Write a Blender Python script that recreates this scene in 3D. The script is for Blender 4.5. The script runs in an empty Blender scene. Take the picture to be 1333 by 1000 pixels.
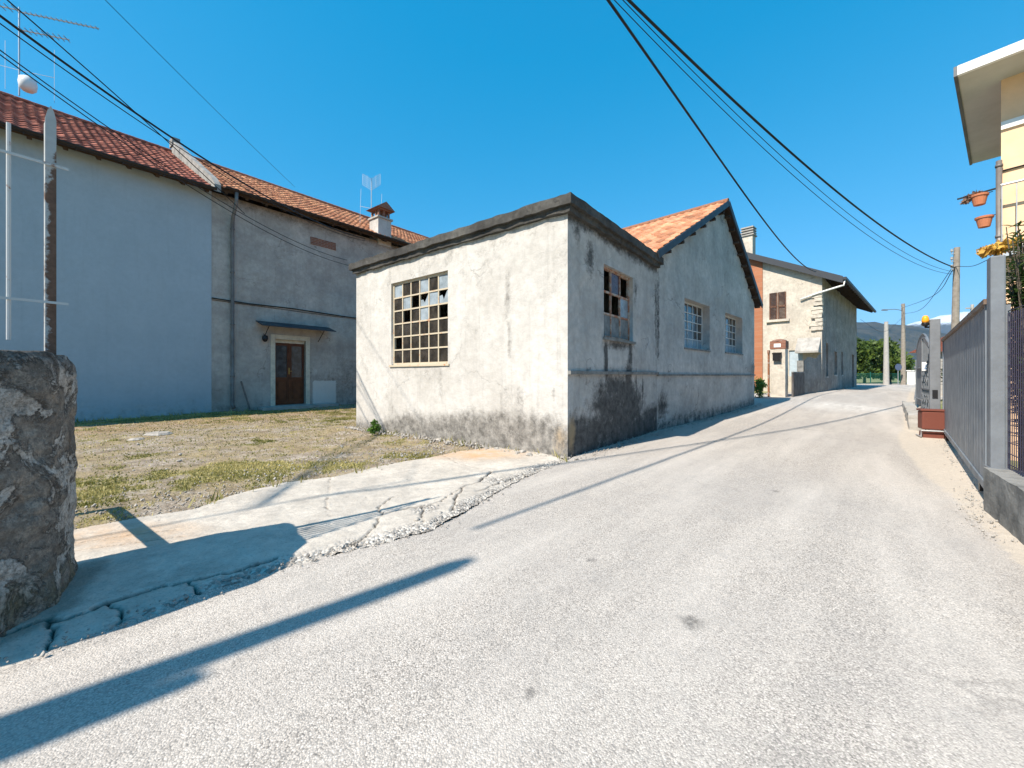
import bpy, math, random
import numpy as np
from mathutils import Vector, noise as mn
R = math.radians
random.seed(7)
rng = np.random.default_rng(7)
S = bpy.context.scene
COL = S.collection

# ------------------------------------------------------------------ camera
F, CX, HY, EYE = 521.0, 666.5, 489.0, 1.25
cam_d = bpy.data.cameras.new('camera')
cam = bpy.data.objects.new('camera', cam_d)
COL.objects.link(cam)
cam.location = (0, 0, EYE)
cam.rotation_euler = (R(90), 0, 0)
cam_d.sensor_width = 36
cam_d.lens = 36 * F / 1333
cam_d.shift_y = -(500 - HY) / 1333
cam_d.clip_start = 0.05
cam_d.clip_end = 20000
S.camera = cam
S.render.resolution_x, S.render.resolution_y = 1024, 768

# ------------------------------------------------------------------ light
SUN_AZ = Vector((-.76, -.65)).normalized()
SUN_EL = math.atan(1.07)
w = bpy.data.worlds.new('World')
S.world = w
w.use_nodes = True
nt = w.node_tree
bg = nt.nodes['Background']
sky = nt.nodes.new('ShaderNodeTexSky')
sky.sky_type = 'NISHITA'
sky.sun_disc = False
sky.sun_elevation = SUN_EL
sky.sun_rotation = math.atan2(SUN_AZ.x, SUN_AZ.y)
sky.air_density = 1.0
sky.dust_density = 0.25
sky.ozone_density = 3.0
# deepen the sky to the saturated blue of the photograph, channel by channel
sp_ = nt.nodes.new('ShaderNodeSeparateColor'); cb_ = nt.nodes.new('ShaderNodeCombineColor')
nt.links.new(sky.outputs[0], sp_.inputs[0])
def mnode(op, a, b, c=None):
    q = nt.nodes.new('ShaderNodeMath'); q.operation = op
    nt.links.new(a, q.inputs[0]); q.inputs[1].default_value = b
    if c is not None: q.inputs[2].default_value = c
    return q.outputs[0]
nt.links.new(mnode('MAXIMUM', mnode('MULTIPLY_ADD', sp_.outputs[0], .400, -.305), .01), cb_.inputs[0])
nt.links.new(mnode('MULTIPLY', mnode('POWER', sp_.outputs[1], .564), 1.19), cb_.inputs[1])
nt.links.new(mnode('MULTIPLY', mnode('POWER', sp_.outputs[2], .5), 1.86), cb_.inputs[2])
nt.links.new(cb_.outputs[0], bg.inputs['Color'])
bg.inputs['Strength'].default_value = 0.138
sd = bpy.data.lights.new('sun', 'SUN')
sd.energy = 5.0
sd.angle = R(0.5)
sd.color = (1.0, 0.905, 0.78)
so = bpy.data.objects.new('sun', sd)
COL.objects.link(so)
sv = Vector((SUN_AZ.x * math.cos(SUN_EL), SUN_AZ.y * math.cos(SUN_EL), math.sin(SUN_EL)))
so.rotation_euler = sv.to_track_quat('Z', 'Y').to_euler()
so.location = (-20, -20, 30)
S.view_settings.view_transform = 'Standard'
S.view_settings.look = 'None'
S.view_settings.exposure = 0.75
S.view_settings.gamma = 1.0

# ------------------------------------------------------------------ helpers
def hgt(x, y):
    s = (x + y) * .7071
    t = np.clip((s - 10) / 14.0, 0, 1)
    return .33 * t * t * (3 - 2 * t)

def G(px, py):
    """ground point seen at a pixel of the photograph"""
    z = 0.0
    for _ in range(6):
        Y = (EYE - z) * F / (py - HY)
        X = (px - CX) / F * Y
        z = float(hgt(X, Y))
    return (X, Y)

def tag(o, label=None, cat=None, group=None, kind=None):
    if label: o['label'] = label
    if cat: o['category'] = cat
    if group: o['group'] = group
    if kind: o['kind'] = kind
    return o

def empty(name, loc, rz=0, label=None, cat=None, group=None):
    o = bpy.data.objects.new(name, None)
    COL.objects.link(o)
    o.location = loc
    o.rotation_euler = (0, 0, rz)
    o.empty_display_size = .3
    return tag(o, label, cat, group)

class MB:
    """collects shapes and links them as one mesh object"""
    def __init__(s): s.v = []; s.f = []
    def add(s, vs, fs):
        n = len(s.v); s.v.extend([tuple(p) for p in vs]); s.f.extend([tuple(i + n for i in f) for f in fs]); return s
    def box(s, c, d, rz=0, rx=0, ry=0, taper=1.0):
        from mathutils import Euler
        e = Euler((rx, ry, rz)).to_matrix()
        vs = []
        for k in (-1, 1):
            t = 1 if k < 0 else taper
            for (i, j) in ((-1, -1), (1, -1), (1, 1), (-1, 1)):
                vs.append(Vector(c) + e @ Vector((i * d[0] / 2 * t, j * d[1] / 2 * t, k * d[2] / 2)))
        return s.add(vs, [(0, 3, 2, 1), (4, 5, 6, 7), (0, 1, 5, 4), (1, 2, 6, 5), (2, 3, 7, 6), (3, 0, 4, 7)])
    def b(s, x0, x1, y0, y1, z0, z1):
        return s.box(((x0 + x1) / 2, (y0 + y1) / 2, (z0 + z1) / 2), (abs(x1 - x0), abs(y1 - y0), abs(z1 - z0)))
    def bar(s, p, q, wd, h=None, up=(0, 0, 1)):
        h = h or wd
        p, q = Vector(p), Vector(q); d = (q - p).normalized(); u = Vector(up)
        if abs(d.dot(u)) > .99: u = Vector((1, 0, 0))
        a = d.cross(u).normalized() * wd / 2; c = a.cross(d).normalized() * h / 2
        vs = [p - a - c, p + a - c, p + a + c, p - a + c, q - a - c, q + a - c, q + a + c, q - a + c]
        return s.add(vs, [(0, 3, 2, 1), (4, 5, 6, 7), (0, 1, 5, 4), (1, 2, 6, 5), (2, 3, 7, 6), (3, 0, 4, 7)])
    def tube(s, pts, r, n=8, r2=None, cap=True):
        pts = [Vector(p) for p in pts]; N = len(pts); r2 = r if r2 is None else r2
        vs = []; u = None
        for i, p in enumerate(pts):
            d = (pts[min(i + 1, N - 1)] - pts[max(i - 1, 0)]).normalized()
            if u is None:
                u = d.cross(Vector((0, 0, 1)))
                if u.length < .05: u = d.cross(Vector((1, 0, 0)))
            u = (u - d * u.dot(d)).normalized(); wv = d.cross(u)
            rr = r + (r2 - r) * i / max(1, N - 1)
            for k in range(n):
                a = 2 * math.pi * k / n
                vs.append(p + (u * math.cos(a) + wv * math.sin(a)) * rr)
        fs = [(i * n + k, i * n + (k + 1) % n, (i + 1) * n + (k + 1) % n, (i + 1) * n + k) for i in range(N - 1) for k in range(n)]
        if cap: fs += [tuple(range(n - 1, -1, -1)), tuple((N - 1) * n + k for k in range(n))]
        return s.add(vs, fs)
    def lathe(s, c, prof, n=16):
        vs = []; c = Vector(c)
        for (r, z) in prof:
            for k in range(n):
                a = 2 * math.pi * k / n
                vs.append(c + Vector((r * math.cos(a), r * math.sin(a), z)))
        m = len(prof)
        fs = [(i * n + k, i * n + (k + 1) % n, (i + 1) * n + (k + 1) % n, (i + 1) * n + k) for i in range(m - 1) for k in range(n)]
        fs += [tuple(range(n - 1, -1, -1)), tuple((m - 1) * n + k for k in range(n))]
        return s.add(vs, fs)
    def prism(s, poly, z0, z1):
        n = len(poly)
        vs = [(x, y, z0) for x, y in poly] + [(x, y, z1) for x, y in poly]
        return s.add(vs, [tuple(range(n - 1, -1, -1)), tuple(range(n, 2 * n))] + [(i, (i + 1) % n, n + (i + 1) % n, n + i) for i in range(n)])
    def build(s, name, mat, parent=None, smooth=False, bevel=0, label=None):
        me = bpy.data.meshes.new(name)
        me.from_pydata([tuple(v) for v in s.v], [], s.f)
        me.validate(); me.update()
        if smooth:
            me.polygons.foreach_set('use_smooth', [True] * len(me.polygons))
        o = bpy.data.objects.new(name, me); COL.objects.link(o)
        if mat: me.materials.append(mat)
        if parent: o.parent = parent
        if bevel:
            b = o.modifiers.new('bevel', 'BEVEL'); b.width = bevel; b.segments = 2; b.limit_method = 'ANGLE'
        if label: o['label'] = label
        return o

def mesh_np(name, V, Fa, mat, parent=None, smooth=False, attrs=None, fattrs=None):
    me = bpy.data.meshes.new(name)
    V = np.asarray(V, dtype=np.float32); Fa = np.asarray(Fa, dtype=np.int32)
    me.vertices.add(len(V)); me.vertices.foreach_set('co', V.ravel())
    k = Fa.shape[1]
    me.loops.add(Fa.size); me.loops.foreach_set('vertex_index', Fa.ravel())
    me.polygons.add(len(Fa)); me.polygons.foreach_set('loop_start', np.arange(len(Fa), dtype=np.int32) * k)
    me.polygons.foreach_set('loop_total', np.full(len(Fa), k, dtype=np.int32))
    me.update(calc_edges=True); me.validate()
    if smooth: me.polygons.foreach_set('use_smooth', [True] * len(me.polygons))
    for (dm, dct) in (('POINT', attrs), ('FACE', fattrs)):
        for an, av in (dct or {}).items():
            a = me.attributes.new(an, 'FLOAT', dm); a.data.foreach_set('value', np.asarray(av, dtype=np.float32))
    if mat: me.materials.append(mat)
    o = bpy.data.objects.new(name, me); COL.objects.link(o)
    if parent: o.parent = parent
    return o

def fbm(x, y, z=0.0, sc=1.0, oc=4):
    v = 0; a = 1; t = 0
    for i in range(oc):
        v += a * mn.noise(Vector((x * sc, y * sc, z * sc))); t += a; a *= .5; sc *= 2.03
    return v / t

# ------------------------------------------------------------------ materials
class MT:
    def __init__(s, name):
        s.m = bpy.data.materials.new(name); s.m.use_nodes = True
        s.nt = s.m.node_tree; s.bs = s.nt.nodes['Principled BSDF']
        s.bs.inputs['Roughness'].default_value = .9
        s.bs.inputs['Specular IOR Level'].default_value = .25
        s.tc = s.nt.nodes.new('ShaderNodeTexCoord').outputs['Object']
    def n(s, t): return s.nt.nodes.new(t)
    def l(s, a, b): s.nt.links.new(a, b)
    def setv(s, sock, v):
        if hasattr(v, 'links') or isinstance(v, bpy.types.NodeSocket): s.l(v, sock)
        elif isinstance(v, (tuple, list)) and len(v) == 3 and sock.type == 'RGBA': sock.default_value = (*v, 1)
        else: sock.default_value = v
    def mp(s, scale, loc=(0, 0, 0), rot=(0, 0, 0), vec=None):
        q = s.n('ShaderNodeMapping'); s.l(vec or s.tc, q.inputs[0]); q.inputs['Scale'].default_value = scale
        q.inputs['Location'].default_value = loc; q.inputs['Rotation'].default_value = rot; return q.outputs[0]
    def noise(s, sc, det=5, ro=.6, vec=None, dist=0):
        q = s.n('ShaderNodeTexNoise'); s.l(vec or s.tc, q.inputs['Vector'])
        q.inputs['Scale'].default_value = sc; q.inputs['Detail'].default_value = det
        q.inputs['Roughness'].default_value = ro; q.inputs['Distortion'].default_value = dist
        return q.outputs['Fac']
    def vor(s, sc, feat='F1', vec=None, out='Distance', rnd=1):
        q = s.n('ShaderNodeTexVoronoi'); q.feature = feat; s.l(vec or s.tc, q.inputs['Vector'])
        q.inputs['Scale'].default_value = sc; q.inputs['Randomness'].default_value = rnd
        return q.outputs[out]
    def ramp(s, f, stops, interp='LINEAR'):
        q = s.n('ShaderNodeValToRGB'); s.setv(q.inputs[0], f); e = q.color_ramp.elements
        q.color_ramp.interpolation = interp
        while len(e) < len(stops): e.new(.5)
        for i, (p, c) in enumerate(stops):
            e[i].position = p
            e[i].color = (c, c, c, 1) if isinstance(c, (int, float)) else (*c, 1)
        return q.outputs[0]
    def mix(s, f, a, b, mode='MIX'):
        q = s.n('ShaderNodeMix'); q.data_type = 'RGBA'; q.blend_type = mode
        s.setv(q.inputs[0], f); s.setv(q.inputs[6], a); s.setv(q.inputs[7], b); return q.outputs[2]
    def math(s, op, a, b=0.0, clamp=False):
        q = s.n('ShaderNodeMath'); q.operation = op; q.use_clamp = clamp
        s.setv(q.inputs[0], a); s.setv(q.inputs[1], b); return q.outputs[0]
    def attr(s, name):
        q = s.n('ShaderNodeAttribute'); q.attribute_name = name; return q.outputs['Fac']
    def sep(s, vec=None):
        q = s.n('ShaderNodeSeparateXYZ'); s.l(vec or s.tc, q.inputs[0]); return q.outputs
    def col(s, c): s.setv(s.bs.inputs['Base Color'], c); return s
    def rough(s, r): s.setv(s.bs.inputs['Roughness'], r); return s
    def metal(s, v): s.bs.inputs['Metallic'].default_value = v; return s
    def bump(s, h, st=.5, dist=.01):
        q = s.n('ShaderNodeBump'); s.setv(q.inputs['Height'], h); q.inputs['Strength'].default_value = st
        q.inputs['Distance'].default_value = dist
        prev = s.bs.inputs['Normal'].links
        if prev: s.l(prev[0].from_socket, q.inputs['Normal'])
        s.l(q.outputs[0], s.bs.inputs['Normal']); return s

def plaster(name, base, alt, grime=(.05, .048, .045), ochre=(.36, .26, .15), speck=.5, bmp=.5, mott=.5, lo=.25, hi=.95, cracks=.6):
    m = MT(name)
    a = m.noise(1.1, 8, .65)
    b = m.noise(7, 6, .7)
    c = m.mix(m.ramp(a, [(.35, 0.), (.65, 1.)]), base, alt)
    c = m.mix(m.math('MULTIPLY', m.ramp(b, [(.35, 0.), (.7, 1.)]), mott * .5), c, tuple(x * .62 for x in alt))
    fine = m.noise(60, 3, .7)
    c = m.mix(m.math('MULTIPLY', m.ramp(fine, [(.52, 0.), (.62, 1.)]), speck * .3), c, tuple(x * .5 for x in base))
    # thin vertical run marks left by rain
    st = m.noise(1, 6, .6, vec=m.mp((9, 9, .5)))
    c = m.mix(m.math('MULTIPLY', m.ramp(st, [(.55, 0.), (.75, 1.)]), .35 * mott), c, tuple(x * .5 for x in alt))
    # hairline cracks
    wv = m.n('ShaderNodeVectorMath'); wv.operation = 'ADD'
    q = m.n('ShaderNodeTexNoise'); q.inputs['Scale'].default_value = 2.2; q.inputs['Detail'].default_value = 6; m.l(m.tc, q.inputs['Vector'])
    sc = m.n('ShaderNodeVectorMath'); sc.operation = 'SCALE'; sc.inputs['Scale'].default_value = .9
    m.l(q.outputs['Color'], sc.inputs[0]); m.l(m.tc, wv.inputs[0]); m.l(sc.outputs[0], wv.inputs[1])
    cr = m.vor(.55, 'DISTANCE_TO_EDGE', vec=wv.outputs[0])
    crk = m.math('MULTIPLY', m.ramp(cr, [(0., 1.), (.008, 0.)]), m.ramp(m.noise(.9, 2), [(.5, 0.), (.6, 1.)]))
    c = m.mix(m.math('MULTIPLY', crk, cracks), c, (.06, .055, .05))
    gN = m.noise(5, 8, .75)
    gN2 = m.noise(19, 6, .75)
    g1 = m.math('ADD', m.attr('g1'), m.math('MULTIPLY', m.math('SUBTRACT', gN, .5), 1.9))
    g1 = m.math('ADD', g1, m.math('MULTIPLY', m.math('SUBTRACT', gN2, .5), .7))
    g1 = m.math('MULTIPLY', m.ramp(g1, [(lo, 0.), (hi, 1.)]), m.ramp(m.attr('g1'), [(0.02, 0.), (.25, 1.)]))
    gc = m.mix(m.ramp(m.noise(6, 10, .75), [(.38, 0.), (.66, 1.)]), grime, tuple(min(.6, x * 4 + .04) for x in grime))
    c = m.mix(m.math('MULTIPLY', g1, .92), c, gc)
    g2 = m.math('ADD', m.attr('g2'), m.math('MULTIPLY', m.math('SUBTRACT', m.noise(6, 7, .7), .5), 1.2))
    g2 = m.math('MULTIPLY', m.ramp(g2, [(.35, 0.), (.8, 1.)]), m.ramp(m.attr('g2'), [(0.02, 0.), (.2, 1.)]))
    c = m.mix(m.math('MULTIPLY', g2, .8), c, ochre)
    m.col(c).rough(.95)
    m.bump(m.noise(3.5, 5, .6), bmp, .03)
    m.bump(m.noise(45, 4, .7), bmp * .6, .006)
    m.bump(m.math('MULTIPLY', crk, -1), cracks, .01)
    m.bump(m.math('MULTIPLY', g1, -1), .5, .006)
    return m.m

def simple(name, c, rough=.6, metal=0, var=.25, sc=6, bmp=.15, c2=None, bd=.004, thr=(.4, .7)):
    m = MT(name)
    nz = m.noise(sc, 6, .65)
    cc = m.mix(m.ramp(nz, [(thr[0], 0.), (thr[1], 1.)]), c, c2 or tuple(x * (1 - var) for x in c))
    cc = m.mix(m.math('MULTIPLY', m.noise(sc * 9, 3), var * .6), cc, tuple(x * .5 for x in c))
    m.col(cc).rough(m.ramp(nz, [(.3, max(.05, rough - .1)), (.7, min(1, rough + .12))])).metal(metal)
    if bmp: m.bump(m.noise(sc * 6, 4), bmp, bd)
    return m.m

def asphalt():
    m = MT('asphalt')
    v = m.n('ShaderNodeTexVoronoi'); v.inputs['Scale'].default_value = 155; m.l(m.tc, v.inputs['Vector'])
    tone = m.n('ShaderNodeSeparateColor'); m.l(v.outputs['Color'], tone.inputs[0])
    c = m.ramp(tone.outputs[0], [(0, (.18, .162, .145)), (.25, (.40, .36, .32)), (.6, (.505, .455, .405)), (.85, (.565, .51, .455)), (1, (.72, .655, .59))])
    gap = m.ramp(v.outputs['Distance'], [(.40, 0.), (.75, 1.)])
    c = m.mix(m.math('MULTIPLY', gap, .62), c, (.19, .175, .16))
    big = m.noise(.55, 6, .6)
    c = m.mix(m.math('MULTIPLY', m.ramp(big, [(.38, 0.), (.66, 1.)]), .5), c, (.36, .33, .305))
    mid = m.noise(3.5, 6, .7)
    c = m.mix(m.math('MULTIPLY', m.ramp(mid, [(.5, 0.), (.75, 1.)]), .28), c, (.22, .215, .21))
    # worn wheel tracks with long streaks along the road
    tr = m.noise(1, 6, .65, vec=m.mp((.22, 1.5, 1), vec=m.mp((1, 1, 1), rot=(0, 0, R(-48)))))
    pt = m.noise(1.3, 8, .7, vec=m.mp((1, 1, 1), loc=(11, 5, 0)))
    c = m.mix(m.math('MULTIPLY', m.ramp(pt, [(.5, 0.), (.7, 1.)]), .25), c, (.30, .28, .26))
    c = m.mix(m.math('MULTIPLY', m.ramp(tr, [(.44, 0.), (.64, 1.)]), .35), c, (.64, .585, .525))
    dk = m.noise(.9, 7, .75, vec=m.mp((1, 1, 1), loc=(7, 3, 0)))
    c = m.mix(m.math('MULTIPLY', m.ramp(dk, [(.60, 0.), (.72, 1.)]), .14), c, (.22, .205, .19))
    # oil and tar spots from the attribute
    c = m.mix(m.math('MULTIPLY', m.math('MULTIPLY', m.attr('spot'), m.ramp(m.noise(30, 3), [(.3, .3), (.6, 1.)])), .7), c, (.05, .05, .05))
    # fine irregular cracks
    q = m.n('ShaderNodeTexNoise'); q.inputs['Scale'].default_value = 3; q.inputs['Detail'].default_value = 6; m.l(m.tc, q.inputs['Vector'])
    sc = m.n('ShaderNodeVectorMath'); sc.operation = 'SCALE'; sc.inputs['Scale'].default_value = .7
    wv = m.n('ShaderNodeVectorMath'); wv.operation = 'ADD'
    m.l(q.outputs['Color'], sc.inputs[0]); m.l(m.tc, wv.inputs[0]); m.l(sc.outputs[0], wv.inputs[1])
    cr = m.vor(.33, 'DISTANCE_TO_EDGE', vec=wv.outputs[0])
    ck = m.math('MULTIPLY', m.ramp(cr, [(0., 1.), (.006, 0.)]), m.ramp(m.noise(.5, 3), [(.53, 0.), (.6, 1.)]))
    c = m.mix(m.math('MULTIPLY', ck, .3), c, (.09, .085, .08))
    peb = m.noise(16, 6, .7)
    dc = m.mix(m.ramp(peb, [(.35, 0.), (.65, 1.)]), (.60, .525, .43), (.47, .41, .34))
    dc = m.mix(m.math('MULTIPLY', gap, .3), dc, (.3, .25, .19))
    df = m.ramp(m.math('ADD', m.attr('dust'), m.math('MULTIPLY', m.math('SUBTRACT', m.noise(7, 7, .75), .5), .8)), [(.42, 0.), (.58, 1.)])
    c = m.mix(m.math('MULTIPLY', df, .7), c, dc)
    c = m.mix(m.math('MULTIPLY', m.attr('pale'), m.ramp(m.noise(8, 5, .7), [(.4, 0.), (.65, .6)])), c, (.74, .70, .64))
    m.col(c).rough(.92)
    m.bump(v.outputs['Distance'], .5, -.005)
    m.bump(m.noise(9, 5, .7), .3, .02)
    return m.m

def concrete_slab():
    m = MT('old_concrete')
    a = m.noise(1.6, 7, .65); b = m.noise(12, 6, .75)
    c = m.mix(m.ramp(a, [(.35, 0.), (.65, 1.)]), (.60, .545, .475), (.44, .40, .35))
    c = m.mix(m.math('MULTIPLY', m.ramp(b, [(.42, 0.), (.7, 1.)]), .5), c, (.30, .265, .23))
    c = m.mix(m.math('MULTIPLY', m.ramp(m.noise(2.6, 9, .8), [(.5, 0.), (.66, 1.)]), .55), c, (.27, .245, .22))
    c = m.mix(m.math('MULTIPLY', m.attr('rust'), m.ramp(m.noise(4, 6, .7), [(.3, .2), (.6, 1.)])), c, (.50, .30, .15))
    pits = m.vor(90, 'F1')
    c = m.mix(m.math('MULTIPLY', m.ramp(m.noise(70, 3), [(.55, 0.), (.66, 1.)]), .45), c, (.24, .22, .2))
    peb = m.vor(42, 'F1', out='Color')
    sp = m.n('ShaderNodeSeparateColor'); m.l(peb, sp.inputs[0])
    rubble = m.ramp(sp.outputs[0], [(0, (.13, .12, .11)), (.5, (.36, .33, .3)), (1, (.66, .62, .56))])
    c = m.mix(m.math('MULTIPLY', m.attr('rub'), .85), c, rubble)
    c = m.mix(m.attr('crack_and_shadow'), c, (.035, .03, .026))
    c = m.mix(m.math('MULTIPLY', m.ramp(m.math('ADD', m.attr('moss'), m.math('SUBTRACT', m.noise(9, 5, .7), .5)), [(.4, 0.), (.9, 1.)]), .45), c, (.075, .07, .05))
    m.col(c).rough(.95)
    m.bump(b, .6, .02); m.bump(m.noise(80, 3), .4, .004)
    m.bump(m.math('MULTIPLY', m.vor(42, 'F1'), m.attr('rub')), .9, -.02)
    return m.m

def yard_mat():
    m = MT('yard_soil')
    peb = m.vor(38, 'F1', out='Color'); sp = m.n('ShaderNodeSeparateColor'); m.l(peb, sp.inputs[0])
    c = m.ramp(sp.outputs[0], [(0, (.22, .18, .14)), (.45, (.38, .32, .26)), (.8, (.48, .42, .35)), (1, (.66, .61, .55))])
    soil = m.mix(m.noise(14, 5, .7), (.19, .145, .105), (.42, .345, .27))
    c = m.mix(m.ramp(m.noise(2.2, 6, .7), [(.4, 0.), (.6, 1.)]), c, soil)
    straw = m.noise(1, 6, .7, vec=m.mp((22, 60, 20)))
    sm = m.mix(straw, (.17, .12, .06), (.50, .40, .235))
    c = m.mix(m.math('MULTIPLY', m.ramp(m.noise(1.2, 6, .65, vec=m.mp((1, 1, 1), loc=(3, 1, 0))), [(.42, 0.), (.56, 1.)]), .85), c, sm)
    g = m.math('MULTIPLY', m.attr('green'), m.ramp(m.noise(18, 5, .7), [(.35, 0.), (.6, 1.)]))
    c = m.mix(m.math('MULTIPLY', g, .8), c, m.mix(m.noise(30, 3), (.16, .15, .035), (.46, .43, .12)))
    rd = m.mix(m.noise(26, 6, .75), (.17, .09, .04), (.50, .34, .19))
    c = m.mix(m.math('MULTIPLY', m.attr('straw'), m.ramp(m.noise(5, 7, .75), [(.38, 0.), (.6, .9)])), c, rd)
    c = m.mix(m.math('MULTIPLY', m.ramp(m.noise(3.5, 10, .82), [(.47, 0.), (.6, 1.)]), .7), c, (.13, .10, .07))
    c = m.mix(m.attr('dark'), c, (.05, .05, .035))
    m.col(c).rough(1)
    m.bump(m.noise(30, 6, .75), .9, .03); m.bump(m.vor(38, 'F1'), .5, -.012)
    return m.m

def tile_mat(name, a, b, dark):
    m = MT(name)
    t = m.attr('tone')
    c = m.ramp(t, [(0, tuple(x * .6 for x in a)), (.35, a), (.75, b), (1, tuple(min(1, x * 1.25) for x in b))])
    c = m.mix(m.math('MULTIPLY', m.ramp(m.noise(6, 7, .75), [(.45, 0.), (.7, 1.)]), .55), c, dark)
    c = m.mix(m.math('MULTIPLY', m.ramp(m.noise(26, 4), [(.55, 0.), (.68, 1.)]), .35), c, (.45, .42, .35))
    m.col(c).rough(.85); m.bump(m.noise(40, 4), .4, .01)
    return m.m

def stone_mat():
    m = MT('pillar_stone')
    q = m.n('ShaderNodeTexNoise'); q.inputs['Scale'].default_value = 3.5; q.inputs['Detail'].default_value = 7; q.inputs['Roughness'].default_value = .7; m.l(m.tc, q.inputs['Vector'])
    sc = m.n('ShaderNodeVectorMath'); sc.operation = 'SCALE'; sc.inputs['Scale'].default_value = .5
    wv = m.n('ShaderNodeVectorMath'); wv.operation = 'ADD'
    m.l(q.outputs['Color'], sc.inputs[0]); m.l(m.tc, wv.inputs[0]); m.l(sc.outputs[0], wv.inputs[1])
    e = m.vor(4.5, 'DISTANCE_TO_EDGE', vec=wv.outputs[0])
    fine = m.noise(38, 8, .8)
    stone = m.ramp(m.noise(7, 12, .8), [(.36, (.075, .062, .052)), (.5, (.21, .18, .15)), (.64, (.40, .35, .29))])
    plast = m.ramp(m.noise(11, 12, .8), [(.36, (.26, .24, .215)), (.5, (.46, .43, .39)), (.66, (.68, .64, .585))])
    pk = m.math('ADD', m.noise(2.6, 10, .68, dist=.8), m.math('MULTIPLY', m.math('SUBTRACT', fine, .5), .06))
    peel = m.ramp(pk, [(.49, 0.), (.515, 1.)])
    rim = m.ramp(pk, [(.465, 0.), (.492, 1.), (.505, 0.)])
    c = m.mix(peel, stone, plast)
    c = m.mix(m.math('MULTIPLY', rim, .7), c, (.035, .03, .027))
    mortar = m.ramp(e, [(.0, 1.), (.05, 0.)])
    c = m.mix(m.math('MULTIPLY', mortar, m.math('SUBTRACT', .55, m.math('MULTIPLY', peel, .4))), c, (.40, .37, .33))
    c = m.mix(m.math('MULTIPLY', m.ramp(m.noise(16, 10, .85), [(.56, 0.), (.62, 1.)]), .7), c, (.05, .043, .037))
    z = m.sep()[2]
    top = m.math('MULTIPLY', m.ramp(z, [(.0, 0.), (1., 1.)]), 1)
    tz = m.n('ShaderNodeMapRange'); m.l(z, tz.inputs[0]); tz.inputs[1].default_value = .95; tz.inputs[2].default_value = 1.4
    c = m.mix(m.math('MULTIPLY', tz.outputs[0], m.ramp(m.noise(6, 6, .7), [(.38, .0), (.6, .85)])), c, (.055, .05, .045))
    bz = m.n('ShaderNodeMapRange'); m.l(z, bz.inputs[0]); bz.inputs[1].default_value = .35; bz.inputs[2].default_value = .0
    c = m.mix(m.math('MULTIPLY', bz.outputs[0], m.ramp(m.noise(5, 6, .7), [(.4, 0.), (.62, .7)])), c, (.13, .12, .04))
    c = m.mix(m.math('MULTIPLY', m.ramp(m.noise(60, 5, .75), [(.45, 0.), (.6, 1.)]), .55), c, (.09, .08, .07))
    m.col(c).rough(.97)
    m.bump(peel, .8, .012); m.bump(m.noise(9, 12, .8), .7, .02); m.bump(fine, .8, .006); m.bump(m.math('MULTIPLY', mortar, -1), .5, .02)
    return m.m

def brick_mat(name, c1, c2, mortar, sc=1, rot=(R(90), 0, 0)):
    m = MT(name)
    q = m.n('ShaderNodeTexBrick'); m.l(m.mp((1, 1, 1), rot=rot), q.inputs['Vector'])
    q.inputs['Scale'].default_value = 1; q.inputs['Brick Width'].default_value = .25; q.inputs['Row Height'].default_value = .065
    q.inputs['Mortar Size'].default_value = .008
    q.inputs['Color1'].default_value = (*c1, 1); q.inputs['Color2'].default_value = (*c2, 1); q.inputs['Mortar'].default_value = (*mortar, 1)
    c = m.mix(m.math('MULTIPLY', m.noise(9, 5), .4), q.outputs['Color'], tuple(x * .55 for x in c1))
    m.col(c); m.bump(q.outputs['Fac'], .5, -.01)
    return m.m

def leaf_mat(name, a, b, rough=.55, trans=.25):
    m = MT(name)
    c = m.ramp(m.attr('tone'), [(0, a), (1, b)])
    m.col(c).rough(rough)
    tr = m.n('ShaderNodeBsdfTranslucent'); m.l(c, tr.inputs[0])
    mx = m.n('ShaderNodeMixShader'); mx.inputs[0].default_value = trans
    out = m.nt.nodes['Material Output']
    m.l(m.bs.outputs[0], mx.inputs[1]); m.l(tr.outputs[0], mx.inputs[2]); m.l(mx.outputs[0], out.inputs[0])
    return m.m

def glass_mat(name, c=(.02, .025, .03), rough=.06, spec=.8):
    m = MT(name)
    m.col(m.mix(m.ramp(m.noise(5, 5), [(.4, 0.), (.7, 1.)]), c, tuple(min(1, x * 2 + .02) for x in c))).rough(rough)
    m.bs.inputs['Specular IOR Level'].default_value = spec
    m.bump(m.noise(2.5, 2), .25, .01)
    return m.m

def rusty(name, paint, rust=(.17, .07, .035), amt=(.5, .58), sc=5, rough=.6):
    m = MT(name)
    k = m.ramp(m.noise(sc, 8, .75), [(amt[0], 0.), (amt[1], 1.)])
    rc = m.mix(m.noise(30, 5), rust, tuple(x * 1.9 for x in rust))
    m.col(m.mix(k, paint, rc)).rough(m.ramp(k, [(0, rough), (1, .95)]))
    m.bump(k, .4, -.003); m.bump(m.noise(50, 4), .3, .002)
    return m.m

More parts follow.
